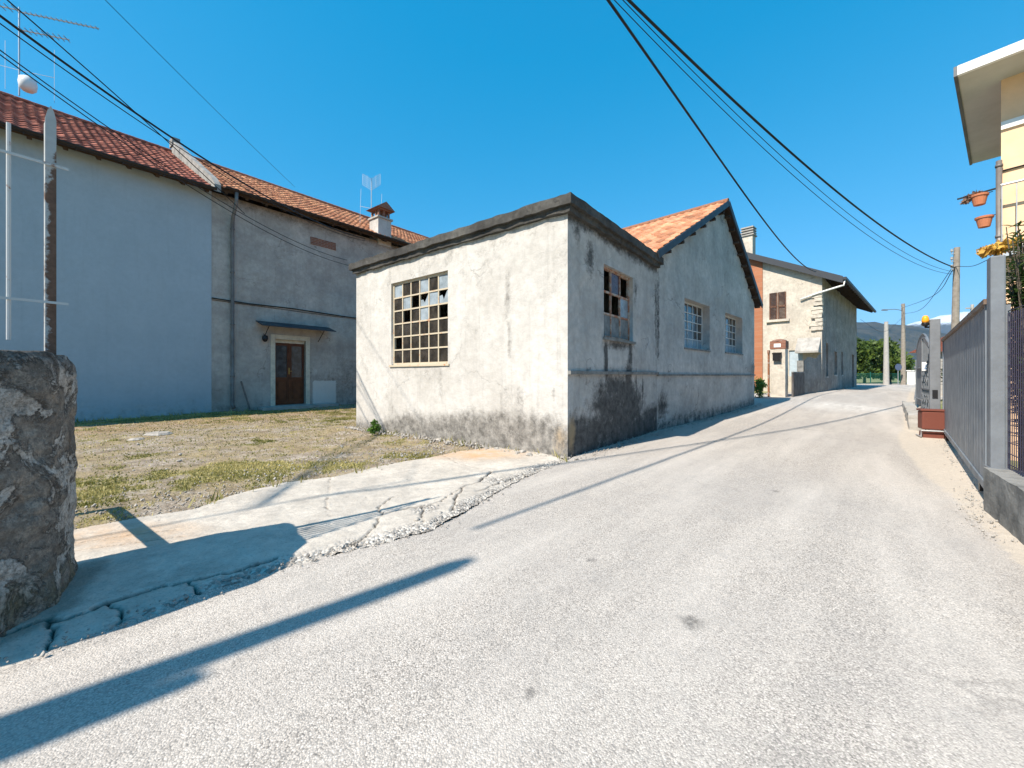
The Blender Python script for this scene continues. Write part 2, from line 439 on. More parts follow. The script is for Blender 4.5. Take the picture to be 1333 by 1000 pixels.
MAT = dict(
    asphalt=asphalt(), slab=concrete_slab(), yard=yard_mat(), stone=stone_mat(),
    front=plaster('workshop_render', (.60, .575, .54), (.47, .445, .41), grime=(.07, .065, .058), mott=.8, bmp=.8, cracks=.3),
    side=plaster('weathered_render', (.60, .57, .535), (.36, .345, .325), grime=(.018, .017, .016), mott=1.0, bmp=.9, hi=.8),
    house_new=plaster('smooth_render', (.40, .46, .50), (.36, .42, .46), grime=(.16, .15, .13), mott=.4, speck=.3, bmp=.3, cracks=.0),
    house_old=plaster('stained_render', (.54, .49, .44), (.33, .295, .265), grime=(.06, .05, .042), ochre=(.66, .64, .60), mott=.8, bmp=.6),
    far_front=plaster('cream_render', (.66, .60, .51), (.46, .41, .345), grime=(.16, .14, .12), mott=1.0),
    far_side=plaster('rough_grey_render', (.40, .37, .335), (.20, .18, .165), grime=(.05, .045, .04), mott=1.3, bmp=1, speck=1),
    parapet=plaster('blackened_concrete', (.13, .125, .115), (.04, .038, .036), grime=(.25, .24, .22), mott=1.3, bmp=1, speck=1.2),
    conc=simple('plain_concrete', (.42, .40, .37), .9, var=.35, sc=4, bmp=.5, bd=.01),
    dconc=simple('grey_stained_concrete', (.27, .265, .25), .9, var=.5, sc=4, bmp=.7, c2=(.10, .10, .095), bd=.012),
    tile_red=tile_mat('clay_tiles_dark', (.30, .085, .055), (.50, .17, .11), (.12, .05, .04)),
    tile_or=tile_mat('clay_tiles_orange', (.46, .17, .085), (.66, .30, .15), (.24, .11, .07)),
    tile_lt=tile_mat('clay_tiles_pale', (.44, .19, .10), (.60, .29, .165), (.15, .09, .065)),
    gutter=simple('dark_gutter', (.045, .035, .03), .45, .3, sc=3),
    pipe=simple('grey_downpipe', (.20, .185, .175), .5, .2, sc=3, c2=(.12, .10, .09)),
    darkwood=simple('old_dark_wood', (.07, .045, .03), .85, sc=5, c2=(.03, .02, .015), bmp=.4),
    doorwood=simple('varnished_door_wood', (.13, .045, .022), .4, sc=5, c2=(.07, .025, .014), bmp=.2),
    shutter=simple('brown_shutter', (.17, .085, .055), .7, sc=5, c2=(.10, .05, .035), bmp=.3),
    bluemetal=simple('slate_painted_metal', (.05, .055, .063), .5, .1, sc=3, c2=(.05, .055, .065)),
    roofmetal=simple('dark_sheet_roof', (.12, .125, .135), .45, .2, sc=2, c2=(.08, .085, .09)),
    greypaint=simple('grey_metal_paint', (.20, .215, .235), .5, .1, sc=4, c2=(.14, .15, .165), bmp=.25),
    gatepaint=simple('blue_grey_gate_paint', (.21, .24, .275), .5, .1, sc=3, c2=(.16, .185, .21), bmp=.15),
    brownpaint=rusty('brown_box_paint', (.16, .052, .036), amt=(.6, .75)),
    rust=rusty('rusted_iron', (.30, .27, .24), amt=(.40, .5)),
    whiterust=rusty('white_paint_rusting', (.46, .47, .47), amt=(.57, .62), sc=3),
    cream=rusty('cream_window_bars', (.50, .43, .32), (.3, .14, .07), amt=(.55, .65), sc=9),
    rustbar=rusty('rusty_window_bars', (.42, .36, .30), (.22, .10, .06), amt=(.42, .55), sc=9),
    whiteframe=simple('white_window_paint', (.62, .62, .60), .5, var=.2),
    doorframe=simple('cream_door_frame', (.66, .60, .48), .8, var=.3),
    glass=glass_mat('dark_glass', (.02, .014, .008), .12), frosted=simple('frosted_pane', (.33, .385, .43), .3, var=.5, sc=5, bmp=.1, c2=(.17, .20, .22)),
    hazy=simple('dusty_pane', (.10, .13, .16), .12, var=.4, sc=6, bmp=.05),
    white=simple('white_paint', (.78, .78, .77), .5, var=.1),
    alu=simple('aluminium', (.55, .56, .57), .4, .7, var=.2),
    cable=simple('black_cable', (.018, .018, .02), .6, var=.2, bmp=0),
    woodpole=simple('grey_pole_wood', (.30, .265, .225), .9, sc=6, c2=(.20, .17, .14), bmp=.4),
    concpole=simple('pole_concrete', (.42, .40, .37), .9, sc=5, bmp=.3),
    yellow=simple('yellow_wall_paint', (.86, .575, .36), .9, var=.15, sc=3, bmp=.2),
    soffit=simple('grey_soffit', (.56, .55, .50), .9, var=.15, sc=2, bmp=.2, c2=(.48, .47, .42)),
    terracotta=simple('terracotta', (.55, .20, .10), .8, var=.25),
    orange=simple('amber_plastic', (.9, .38, .03), .3, var=.1, bmp=0),
    black=simple('black_plastic', (.02, .02, .022), .4, var=.2, bmp=0),
    brick=brick_mat('orange_brick', (.44, .185, .10), (.37, .145, .075), (.40, .27, .19), rot=(R(90), 0, R(90))),
    oldbrick=brick_mat('old_red_brick', (.30, .12, .07), (.22, .09, .06), (.30, .26, .22)),
    greenfence=simple('green_fence_paint', (.02, .13, .10), .5, var=.2),
    bark=simple('bark', (.14, .11, .085), .95, sc=10, c2=(.07, .055, .04), bmp=.7, bd=.02),
    leaf=leaf_mat('leaf_green', (.02, .045, .012), (.115, .17, .03)),
    leaf_dark=leaf_mat('leaf_dark_green', (.012, .03, .012), (.05, .085, .03)),
    oleander=leaf_mat('leaf_oleander', (.022, .055, .022), (.11, .17, .05), rough=.35),
    weed=leaf_mat('weed_leaf', (.06, .14, .02), (.20, .33, .06)),
    dry=leaf_mat('dried_flower', (.40, .20, .04), (.75, .48, .10)),
    grass=leaf_mat('grass_blades', (.13, .14, .025), (.58, .50, .22), trans=.35),
    rockm=simple('rubble_stone', (.42, .39, .35), .95, sc=6, c2=(.22, .20, .18), bmp=.6, bd=.01),
    glassbeacon=simple('blue_white_mark', (.05, .16, .35), .5, var=0, bmp=0),
)

# ------------------------------------------------------------------ builders
def wall(name, T, L, ztop, openings, mat, parent, mask=None, zb=-.35, step=.09, amp=.012, depth=.25, zsplit=None, label=None, seed=0, edge=.15):
    """rendered wall on a fine grid: real openings with reveals, slight unevenness, dirt masks"""
    ss = {0.0, L}
    zs = {zb}
    zc = zsplit if zsplit is not None else min(ztop(0), ztop(L))
    zs.add(zc)
    for (a, b, c, d) in openings: ss |= {a, b}; zs |= {c, d}
    def sub(vals):
        vals = sorted(vals); out = []
        for p, q in zip(vals[:-1], vals[1:]):
            n = max(1, int(round((q - p) / step)))
            out += [p + (q - p) * i / n for i in range(n)]
        return out + [vals[-1]]
    ss = sub(ss); zs = sub(zs)
    hmax = max(ztop(s) for s in ss)
    nk = max(0, int((hmax - zc) / step)) if hmax > zc + .01 else 0
    rows = [('z', z) for z in zs] + [('k', (i + 1) / nk) for i in range(nk)]
    V = []; g1 = []; g2 = []
    for (kk, z) in rows:
        for s in ss:
            zz = z if kk == 'z' else zc + (max(ztop(s), zc + .002) - zc) * z
            e = min(s, L - s) / edge; e = max(0, min(1, e))
            for (a, b, c, d) in openings:
                dx = max(a - s, s - b, 0); dz = max(c - zz, zz - d, 0)
                e = min(e, math.hypot(dx, dz) / .1)
            o = amp * e * (fbm(s + seed, zz, 3.3, .8, 3) * 1.6 + fbm(s, zz + seed, 1.3, 4, 2) * .5)
            V.append(T(s, zz, o))
            m = mask(s, zz) if mask else (0, 0)
            g1.append(m[0]); g2.append(m[1])
    n = len(ss); Fa = []
    def inside(s, z): return any(a < s < b and c < z < d for (a, b, c, d) in openings)
    for j in range(len(rows) - 1):
        for i in range(n - 1):
            if rows[j + 1][0] == 'z' and inside((ss[i] + ss[i + 1]) / 2, (rows[j][1] + rows[j + 1][1]) / 2): continue
            Fa.append((j * n + i, j * n + i + 1, (j + 1) * n + i + 1, (j + 1) * n + i))
    for (a, b, c, d) in openings:
        k = len(V)
        for dd in (0, -depth):
            for (s, z) in ((a, c), (b, c), (b, d), (a, d)):
                V.append(T(s, z, dd)); g1.append(.12); g2.append(0)
        for i in range(4):
            Fa.append((k + i, k + (i + 1) % 4, k + 4 + (i + 1) % 4, k + 4 + i))
    o = mesh_np(name, V, Fa, mat, parent, smooth=False, attrs={'g1': g1, 'g2': g2})
    if label: o['label'] = label
    return o

def tiles(name, T, W, SL, mat, parent, pw=.23, pl=.36, amp=.032, step=.03, sag=0, seed=0, jit=.006):
    """clay tile roof: every course overlaps the one below, every tile its own tone"""
    r = np.random.default_rng(seed); nc = int(W / pw); nr = int(math.ceil(SL / pl)); V = []; Fa = []; tone = []
    per = 6
    prof = [math.cos(2 * math.pi * k / per) * .5 + .5 for k in range(per)]
    for j in range(nr):
        off = r.uniform(-.012, .012)
        lift = r.normal(0, jit, nc + 1)
        v0 = j * pl; v1 = min(SL, (j + 1) * pl + .03)
        base = len(V); n = nc * per + 1
        for q, (v, hh) in enumerate(((v0, -.012), (v0, step), (v1, .002))):
            for i in range(n):
                c = min(i // per, nc - 1); k = i % per
                h = amp * prof[k] + hh + (lift[c] if k else 0) * (1 if q < 2 else .3) + sag * (math.sin(i / n * 9 + v) * .5)
                V.append(T(i * pw / per + off, v, h))
        for q in range(2):
            for i in range(n - 1):
                a = base + q * n + i
                Fa.append((a, a + 1, a + n + 1, a + n))
        tn = np.clip(r.normal(.5, .24, nc), 0, 1)
        tone += list(np.repeat(tn, per)) * 2
    return mesh_np(name, V, Fa, mat, parent, fattrs={'tone': tone})

def leaves(name, centres, mat, parent, n, size, spread, seed=0, asp=1.8, droop=0.0, shell=.55):
    """foliage as thousands of leaf-sized faces gathered in clumps"""
    r = np.random.default_rng(seed)
    C = np.array([c[:3] for c in centres]); Rd = np.array([c[3] for c in centres])
    wts = Rd ** 2 / np.sum(Rd ** 2)
    idx = r.choice(len(C), n, p=wts)
    d = r.normal(size=(n, 3)); d /= np.linalg.norm(d, axis=1)[:, None]
    rad = (shell + (1 - shell) * r.random(n)) * Rd[idx] * (1 + r.normal(0, .12, n))
    P = C[idx] + d * rad[:, None] * np.array(spread)
    ax = d * .6 + r.normal(size=(n, 3)) * .7 + np.array([0, 0, .25 - droop]); ax /= np.linalg.norm(ax, axis=1)[:, None]
    sd_ = np.cross(ax, r.normal(size=(n, 3))); sd_ /= np.linalg.norm(sd_, axis=1)[:, None]
    s = size * r.uniform(.6, 1.35, n)[:, None]
    V = np.stack([P - ax * s * asp / 2, P + sd_ * s / 2, P + ax * s * asp / 2, P - sd_ * s / 2], 1).reshape(-1, 3)
    Fa = np.arange(4 * n).reshape(n, 4)
    ct = r.random(len(C))
    tone = np.clip(ct[idx] * .6 + r.random(n) * .45, 0, 1)
    return mesh_np(name, V, Fa, mat, parent, fattrs={'tone': tone})

def tree(name, x, y, h, wd, label, cat, mat, group=None, seed=0, n=2600, leaf=.16, kind='round'):
    z0 = float(hgt(x, y)) - .05; r = random.Random(seed)
    t = empty(name, (x, y, z0), 0, label, cat, group)
    m = MB()
    m.tube([(0, 0, 0), (.04, .02, h * .25), (0, .05, h * .55), (.03, 0, h * .85)], max(.05, h * .028), 8, .02)
    cs = []
    N = 16 if kind == 'round' else 14
    for k in range(N):
        a = r.uniform(0, 6.28)
        if kind == 'cone':
            zz = h * (.18 + .8 * k / N); rr = wd / 2 * (1 - .85 * k / N) * .75; q = (wd / 2) * (1 - .8 * k / N) * .62
        else:
            zz = h * r.uniform(.22, .9); rr = wd / 2 * r.uniform(.25, .75) * (1 - .5 * (zz / h) ** 3); q = wd * r.uniform(.16, .27)
        c = (math.cos(a) * rr, math.sin(a) * rr, min(zz, h - q * .8))
        cs.append((*c, q))
        m.tube([(0, 0, max(.1, zz * .6)), (c[0] * .5, c[1] * .5, zz * .85), c], .03, 5, .01)
    m.build('trunk', MAT['bark'], t)
    leaves('crown', cs, mat, t, n, leaf, (1, 1, .85), seed)
    return t

def cable(p, q, sag, r, label, group, n=24, mids=None):
    p, q = Vector(p), Vector(q)
    m = MB(); pts = []
    for i in range(n + 1):
        t = i / n; v = p.lerp(q, t); v.z -= sag * 4 * t * (1 - t); pts.append(v)
    o = p.copy()
    m.tube([v - o for v in pts], r, 6)
    ob = m.build('overhead_cable', MAT['cable'], smooth=True); ob.location = o
    return tag(ob, label, 'cable', group)

# ------------------------------------------------------------------ ground
def grid_sheet(name, xs, ys, zf, mat, kind='structure', attrs=None, keep=None):
    X, Y = np.meshgrid(xs, ys); Z = zf(X, Y)
    V = np.stack([X.ravel(), Y.ravel(), Z.ravel()], 1); nx, ny = len(xs), len(ys)
    i, j = np.meshgrid(np.arange(nx - 1), np.arange(ny - 1)); a = (j * nx + i).ravel()
    Fa = np.stack([a, a + 1, a + nx + 1, a + nx], 1)
    if keep is not None:
        K = keep(X, Y).ravel(); Fa = Fa[K[Fa].all(axis=1)]
        used = np.unique(Fa); re = np.full(len(V), -1); re[used] = np.arange(len(used)); Fa = re[Fa]; V = V[used]
        attrs = {k: v.ravel()[used] for k, v in (attrs or {}).items()}
    else: attrs = {k: v.ravel() for k, v in (attrs or {}).items()}
    o = mesh_np(name, V, Fa, mat, smooth=True, attrs=attrs)
    o['kind'] = kind
    return o

def vnoise(X, Y, sc, seed=0):
    """value noise on arrays"""
    x = X * sc + seed * 17.3; y = Y * sc + seed * 9.1
    xi = np.floor(x).astype(int); yi = np.floor(y).astype(int); fx = x - xi; fy = y - yi
    fx = fx * fx * (3 - 2 * fx); fy = fy * fy * (3 - 2 * fy)
    def h(a, b):
        n = (a * 374761393 + b * 668265263 + seed * 1442695041) & 0x7fffffff
        n = ((n ^ (n >> 13)) * 1274126177) & 0x7fffffff
        return (n ^ (n >> 16)) / 0x7fffffff
    return (h(xi, yi) * (1 - fx) + h(xi + 1, yi) * fx) * (1 - fy) + (h(xi, yi + 1) * (1 - fx) + h(xi + 1, yi + 1) * fx) * fy
def vfbm(X, Y, sc, seed=0, oc=4):
    v = 0; a = 1; t = 0
    for k in range(oc): v = v + a * vnoise(X, Y, sc, seed + k); t += a; a *= .5; sc *= 2.1
    return v / t - .5

def pdist(X, Y, line):
    d = np.full(X.shape, 1e9)
    for (x0, y0), (x1, y1) in zip(line[:-1], line[1:]):
        dx, dy = x1 - x0, y1 - y0
        t = np.clip(((X - x0) * dx + (Y - y0) * dy) / (dx * dx + dy * dy + 1e-9), 0, 1)
        d = np.minimum(d, np.hypot(X - x0 - t * dx, Y - y0 - t * dy))
    return d

def inpoly(X, Y, poly):
    r = np.zeros(X.shape, bool); n = len(poly)
    for i in range(n):
        x0, y0 = poly[i]; x1, y1 = poly[(i + 1) % n]
        c = ((y0 > Y) != (y1 > Y)) & (X < (x1 - x0) * (Y - y0) / (y1 - y0 + 1e-12) + x0)
        r ^= c
    return r

def cuts(lo, hi, c0, c1, fine, coarse):
    a = [lo]; 
    while a[-1] < hi:
        x = a[-1]; d = 0 if c0 <= x <= c1 else min(abs(x - c0), abs(x - c1))
        a.append(x + fine + min(coarse, d * .12))
    return np.array(a)

gx = cuts(-9000, 9000, -20, 60, 1.5, 1500); gy = cuts(-3000, 12000, -10, 70, 1.5, 1500)
gmat = MT('field_grass')
gmat.col(gmat.mix(gmat.ramp(gmat.noise(.35, 6, .7), [(.4, 0.), (.6, 1.)]), (.16, .19, .06), (.30, .27, .15))).bump(gmat.noise(20, 5), .6, .03)
grid_sheet('ground', gx, gy, lambda X, Y: hgt(X, Y) - .06, gmat.m)

# frames of the buildings
U = Vector((.621, .784, 0)); ANG = math.atan2(.784, .621)
SHED = Vector((.843, 6.06, 0))
GAB = Vector((3.33, 9.20, 0)); GANG = math.atan2(5.8, 5.75); GL = 8.17
LH = Vector((-8.52, 15.5, 0))
C2 = Vector((17.66, 22.8, 0)); ANG2 = math.atan2(.689, .725)

# road
left_px = [(0, 872), (50, 852), (100, 832), (150, 816), (200, 797), (250, 776), (300, 760), (360, 742), (430, 722), (500, 706), (560, 690), (600, 668), (640, 644), (680, 622), (710, 610), (739, 598)]
LE = [(-6.5, -4.5), (-4.2, -1.0), (-2.9, 1.0)] + [G(*p) for p in left_px]
rr_ = random.Random(3)
LEf = []
for (a, b) in zip(LE[:-1], LE[1:]):
    L_ = math.hypot(b[0] - a[0], b[1] - a[1]); n_ = max(1, int(L_ / .05))
    for k in range(n_):
        t = k / n_; LEf.append((a[0] + (b[0] - a[0]) * t + rr_.uniform(-.014, .014), a[1] + (b[1] - a[1]) * t + rr_.uniform(-.014, .014)))
ROADL = LEf + [(.95, 6.2), (3.38, 9.25), (9.10, 15.15), (8.2, 16.4), (9.5, 19), (14.5, 22), (17.7, 23.2), (28.4, 33.3), (26, 36), (32, 41.5), (50, 41.5), (70, 71)]
ROADR = [(72, 66), (49, 44), (32.5, 30), (18.2, 16.6), (12.4, 12.25), (9.3, 8.9), (9.2, 8.3), (4.8, 3.6), (3.6, 1.7), (2.0, -.1), (.5, -1.9), (-2.5, -4.5)]
DUST = [(46, 44), (30, 30), (16.4, 16.6), (12.0, 12.25), (9.0, 9.2), (8.0, 8.3), (6.8, 7.0), (5.03, 4.82), (4.6, 4.2), (4.27, 3.81), (3.95, 3.4), (3.76, 3.14), (3.4, 2.75), (3.1, 2.2), (1.8, .4)]
ROAD = ROADL + ROADR
spots = [(*G(902, 811), .05), (*G(770, 731), .025), (*G(1010, 640), .03), (*G(690, 905), .02)]
rx = np.concatenate([np.arange(-6.5, 6.5, .03), np.arange(6.5, 20, .09), np.arange(20, 75, .45)])
ry = np.concatenate([np.arange(-4.5, 1.1, .15), np.arange(1.1, 7, .03), np.arange(7, 20, .09), np.arange(20, 80, .45)])
def spotf(X, Y):
    s = np.zeros(X.shape)
    for (a, b, r) in spots:
        s = np.maximum(s, np.clip(1.6 - np.hypot(X - a, Y - b) / r * (1 + vfbm(X, Y, 30, 5) * .9), 0, 1))
    return s
RX, RY = np.meshgrid(rx, ry)
def dustf(X, Y):
    ins = inpoly(X, Y, DUST + [(2.5, -1), (8, 0), (60, 40)]); d = pdist(X, Y, DUST)
    return np.clip(np.where(ins, .5 + d / .35, .5 - d / .35), 0, 1)
tag(grid_sheet('road', rx, ry, lambda X, Y: hgt(X, Y) + .004 + vfbm(X, Y, .8, 2, 3) * .012 + vfbm(X, Y, 14, 4, 2) * .003, MAT['asphalt'],
    attrs={'spot': spotf(RX, RY), 'dust': dustf(RX, RY), 'pale': np.clip(1.5 - np.hypot((RX - G(1098, 529)[0]) / 1.1, (RY - G(1098, 529)[1]) / 1.6), 0, 1)}, keep=lambda X, Y: inpoly(X, Y, ROAD)))
# broken concrete apron between road and yard
inner_px = [(735, 600), (700, 590), (640, 584), (590, 590), (560, 597), (520, 603), (470, 614), (440, 622), (370, 630), (330, 640), (300, 648), (250, 665), (180, 676), (95, 693), (40, 702)]
IN = [G(*p) for p in inner_px]
APR = [(p[0] + .03, p[1] - .03) for p in LEf[3:]] + [(.84, 6.0)] + IN + [(-4.6, 3.0), (-4.2, 1.6), (-3.2, .9)]
def PL(*pts): 
    out = [G(*p) for p in pts]; res = []; q = random.Random(len(pts) * 7 + int(pts[0][0]))
    for a, b in zip(out[:-1], out[1:]):
        n = max(2, int(math.hypot(a[0] - b[0], a[1] - b[1]) / .045))
        for k in range(n): t = k / n; res.append((a[0] + (b[0] - a[0]) * t + q.uniform(-.013, .013), a[1] + (b[1] - a[1]) * t + q.uniform(-.013, .013)))
    return res + [out[-1]]
cracks = [(PL((0, 832), (53, 814), (101, 805), (145, 788), (198, 770), (246, 761), (300, 748), (360, 731)), .016),
          (PL((487, 692), (498, 670), (492, 662), (507, 650), (513, 649)), .014), (PL((498, 670), (549, 661), (576, 655)), .018),
          (PL((549, 661), (550, 685)), .012), (PL((606, 634), (622, 631), (640, 616)), .022), (PL((606, 634), (591, 652), (589, 667)), .012),
          (PL((576, 655), (606, 634)), .01), (PL((622, 643), (666, 625)), .016), (PL((487, 692), (455, 712), (425, 722)), .009),
          (PL((70, 812), (62, 836), (75, 850)), .012), (PL((145, 788), (158, 806), (150, 818)), .01), (PL((246, 761), (262, 775)), .009),
          (PL((560, 586), (600, 606), (640, 616)), .006), (PL((430, 622), (425, 660), (432, 690)), .004), (PL((97, 712), (250, 690)), .006), (PL((97, 722), (240, 703)), .006)]  # last two lines draw the cable bundle's shadows into the slab colour and relief
ax_ = np.arange(-4.6, 1.0, .014); ay_ = np.arange(.9, 7.0, .014)
AX, AY = np.meshgrid(ax_, ay_)
WX = AX + vfbm(AX, AY, 9, 3) * .05; WY = AY + vfbm(AX, AY, 9, 8) * .05
crk = np.zeros(AX.shape)
for ln, wd_ in cracks:
    crk = np.maximum(crk, np.clip(2.2 - 1.9 * pdist(WX, WY, ln) / (wd_ * .62) / (.45 + 1.1 * vnoise(AX, AY, 14, 9)), 0, 1))
edge = pdist(WX, WY, LEf); rub = np.clip(1.5 - edge / (.03 + .16 * vnoise(AX, AY, 3, 14)), 0, 1) * np.clip(vfbm(AX, AY, 4, 12) * 4 + .6, 0, 1)
cr = (*G(555, 665), .12); rub = np.maximum(rub, np.clip(1.5 - np.hypot(AX - cr[0], AY - cr[1]) / .11, 0, 1))
cr = (*G(645, 628), .12); rub = np.maximum(rub, np.clip(1.4 - np.hypot(AX - cr[0], AY - cr[1]) / .16, 0, 1))
cr = G(470, 705); rub = np.maximum(rub, .8 * np.clip(1.4 - pdist(AX, AY, [G(330, 745), G(470, 712), G(540, 690)]) / .10, 0, 1))
rust = np.maximum(np.clip(1.5 - np.hypot((AX - G(620, 592)[0]) / 1.5, AY - G(620, 592)[1]) / .45, 0, 1), np.clip(1.3 - np.hypot((AX - G(150, 700)[0]) / 2.2, AY - G(150, 700)[1]) / .28, 0, 1) * .8)
moss = np.clip(1.4 - pdist(AX, AY, [(-3.2, 1.2), (-2.42, 1.7), (-2.4, 2.1), (-2.72, 2.58)]) / .11, 0, 1)
# slabs tilt a little on either side of the big cracks
zap = hgt(AX, AY) + .022 + vfbm(AX, AY, 1.1, 21) * .035 + vfbm(AX, AY, 25, 22) * .006 - crk * .028 + rub * (vfbm(AX, AY, 38, 30, 3) * .022 + vfbm(AX, AY, 9, 33, 3) * .03) - np.clip(1 - edge / .10, 0, 1) * .017
zap[inpoly(AX, AY, cracks[0][0] + [(-1.0, 3.2), (-2.2, 1.2)])] -= .008
grid_sheet('broken_concrete_apron', ax_, ay_, lambda X, Y: zap, MAT['slab'], attrs={'crack_and_shadow': np.clip(crk, 0, 1) ** 1.5, 'rub': rub, 'rust': rust * .8, 'moss': moss},
           keep=lambda X, Y: inpoly(X, Y, APR))

# yard
yx = np.arange(-22, 3.4, .07); yy = np.arange(2.2, 20, .07)
YX, YY = np.meshgrid(yx, yy)
def greenf(X, Y):
    g = vfbm(X, Y, .9, 41) * 2.6 + vfbm(X, Y, 4, 42) * 2.6
    band = np.clip(1.2 - np.abs((Y - 4.6) + (X + 2) * .1) / 1.7, 0, 1)           # greener strip near the apron
    a = np.clip(1.4 - pdist(X, Y, [G(60, 640), G(200, 635), G(330, 628)]) / 1.0, 0, 1) + np.clip(1.3 - pdist(X, Y, [G(400, 608), G(540, 590)]) / .5, 0, 1)
    w_ = (X - LH.x) * .784 - (Y - LH.y) * .621                                 # distance out from the house wall
    b = np.clip(1.2 - np.abs(w_ - .9) / 1.2, 0, 1) * np.clip((-(X - LH.x) * .621 - (Y - LH.y) * .784) / 2, 0, 1)
    return np.clip(g + a * .95 + b * 1.0 - .3, 0, 1)
gr_ = greenf(YX, YY)
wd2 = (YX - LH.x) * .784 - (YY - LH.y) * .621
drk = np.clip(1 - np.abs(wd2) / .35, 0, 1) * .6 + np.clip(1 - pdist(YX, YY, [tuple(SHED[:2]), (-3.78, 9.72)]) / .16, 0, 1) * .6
yard_keep = lambda X, Y: (((X - LH.x) * .784 - (Y - LH.y) * .621) > -.3)
inshed = lambda X, Y: (((X - SHED.x) * .621 + (Y - SHED.y) * .784) > .12)
yz = lambda X, Y: hgt(X, Y) + vfbm(X, Y, .7, 51, 4) * .07 + vfbm(X, Y, 9, 52, 3) * .035 - .008
FX = [G(*p) for p in inner_px]
YPOLY = [(.9, 6.06)] + [(p[0] + .03, p[1] - .06) for p in FX] + [(-4.6, 2.6), (-22, 2.6), (-22, 20), (2, 20)]
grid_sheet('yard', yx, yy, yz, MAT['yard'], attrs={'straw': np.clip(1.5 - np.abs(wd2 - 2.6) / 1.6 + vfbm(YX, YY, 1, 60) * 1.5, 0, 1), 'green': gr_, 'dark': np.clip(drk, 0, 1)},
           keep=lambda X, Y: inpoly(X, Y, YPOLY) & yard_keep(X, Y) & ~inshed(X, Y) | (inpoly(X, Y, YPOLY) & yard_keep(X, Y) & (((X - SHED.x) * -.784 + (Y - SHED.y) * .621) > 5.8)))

def blades(name, n, accept, hmin, hmax, seed, box, label=None):
    r = np.random.default_rng(seed)
    X = r.uniform(box[0], box[1], n * 14); Y = r.uniform(box[2], box[3], n * 14)
    p = accept(X, Y); k = r.random(len(X)) < p; X = X[k][:n]; Y = Y[k][:n]; n = len(X)
    Z = yz(X, Y) - .005
    a = r.uniform(0, 6.28, n); hh = r.uniform(hmin, hmax, n); wv_ = r.uniform(.004, .009, n) * (1 + np.hypot(X, Y) * .09)
    ln = r.uniform(.1, .9, n) * hh; b = r.uniform(0, 6.28, n)
    P = np.stack([X, Y, Z], 1); s = np.stack([np.cos(a), np.sin(a), 0 * a], 1) * wv_[:, None]
    t = np.stack([np.cos(b) * ln, np.sin(b) * ln, hh], 1)
    V = np.stack([P - s, P + s, P + t], 1).reshape(-1, 3)
    tone = np.clip(vfbm(X, Y, 1.5, 77) * 1.5 + .55 + r.normal(0, .25, n), 0, 1)
    return mesh_np(name, V, np.arange(3 * n).reshape(n, 3), MAT['grass'], fattrs={'tone': tone})
def acc2(X, Y):
    w_ = (X - LH.x) * .784 - (Y - LH.y) * .621
    a = np.clip(1 - np.abs(w_ - .16) / .16, 0, 1) * np.clip(vfbm(X, Y, 1.3, 90) * 3 + .5, 0, 1) * .6
    b = np.clip(1 - pdist(X, Y, [(.55, 6.2), (-3.85, 9.6)]) / .16, 0, 1) * np.clip(vfbm(X, Y, 2, 91) * 4 + .2, 0, 1) * .6
    e = np.clip(1 - pdist(X, Y, FX) / .13, 0, 1) * np.clip(vfbm(X, Y, 3, 92) * 4 + .2, 0, 1) * .7
    return np.maximum(np.maximum(a, b), e) * (~inshed(X + .05, Y + .06)) * (w_ > .02)
tag(blades('tall_weeds', 9000, acc2, .05, .15, 15, (-14, .8, 2.8, 19)), kind='stuff')
def acc(X, Y):
    ok = inpoly(X, Y, YPOLY) & yard_keep(X - .25, Y + .2) & (~inshed(X + .1, Y + .12) | (((X - SHED.x) * -.784 + (Y - SHED.y) * .621) > 5.9))
    return np.where(ok, np.clip(greenf(X, Y), 0, 1) ** 1.6 + .035, 0)
tag(blades('grass', 95000, acc,   .010, .038, 5, (-12, .8, 2.8, 17)), kind='stuff')

# ------------------------------------------------------------------ flat roofed workshop
sh = empty('workshop', SHED, ANG, 'flat roofed whitewashed workshop at the road corner with blackened parapet and many paned window', 'workshop')
SX, SY, SH_ = 4.0, 5.9, 3.72
def blob(s, z, cs, cz, rs, rz): return max(0, 1.25 - math.hypot((s - cs) / rs, (z - cz) / rz))
def mask_front(s, z):   # s runs from the road corner to the left
    base = .50 + .3 * fbm(s, 0, 0, .9, 3) + .26 * math.exp(-((s - 1.5) / 1.1) ** 2) - .12 * max(0, s - 3.6)
    g = max(0, min(1, (base - z) / .35 + .3)) * 1.0
    g = max(g, blob(s, z, 1.17, 2.6, .09, .55) * .75, blob(s, z, 1.13, 1.95, .06, .6) * .6)
    g = max(g, blob(s, z, 2.6, 3.5, .3, .25) * .45, blob(s, z, 1.75, 3.45, .35, .16) * .35, blob(s, z, 4.55, 3.35, .12, .45) * .4, blob(s, z, .25, .95, .05, .25) * .5)
    g = max(g, .34 * max(0, min(1, fbm(s + 3, z, 2, 1.1, 4) * 3.2)))
    g = max(g, max(0, min(1, (z - 3.55) / .12)) * .5, .22 if (abs(s - 3.56) < 1.0 and 1.2 < z < 1.48) else 0)
    return (g, blob(s, z, .12, .3, .22, .35) * .6 + blob(s, z, .6, 1.6, .9, .9) * .16 + blob(s, z, 1.5, 1.2, 1.2, .5) * .13)
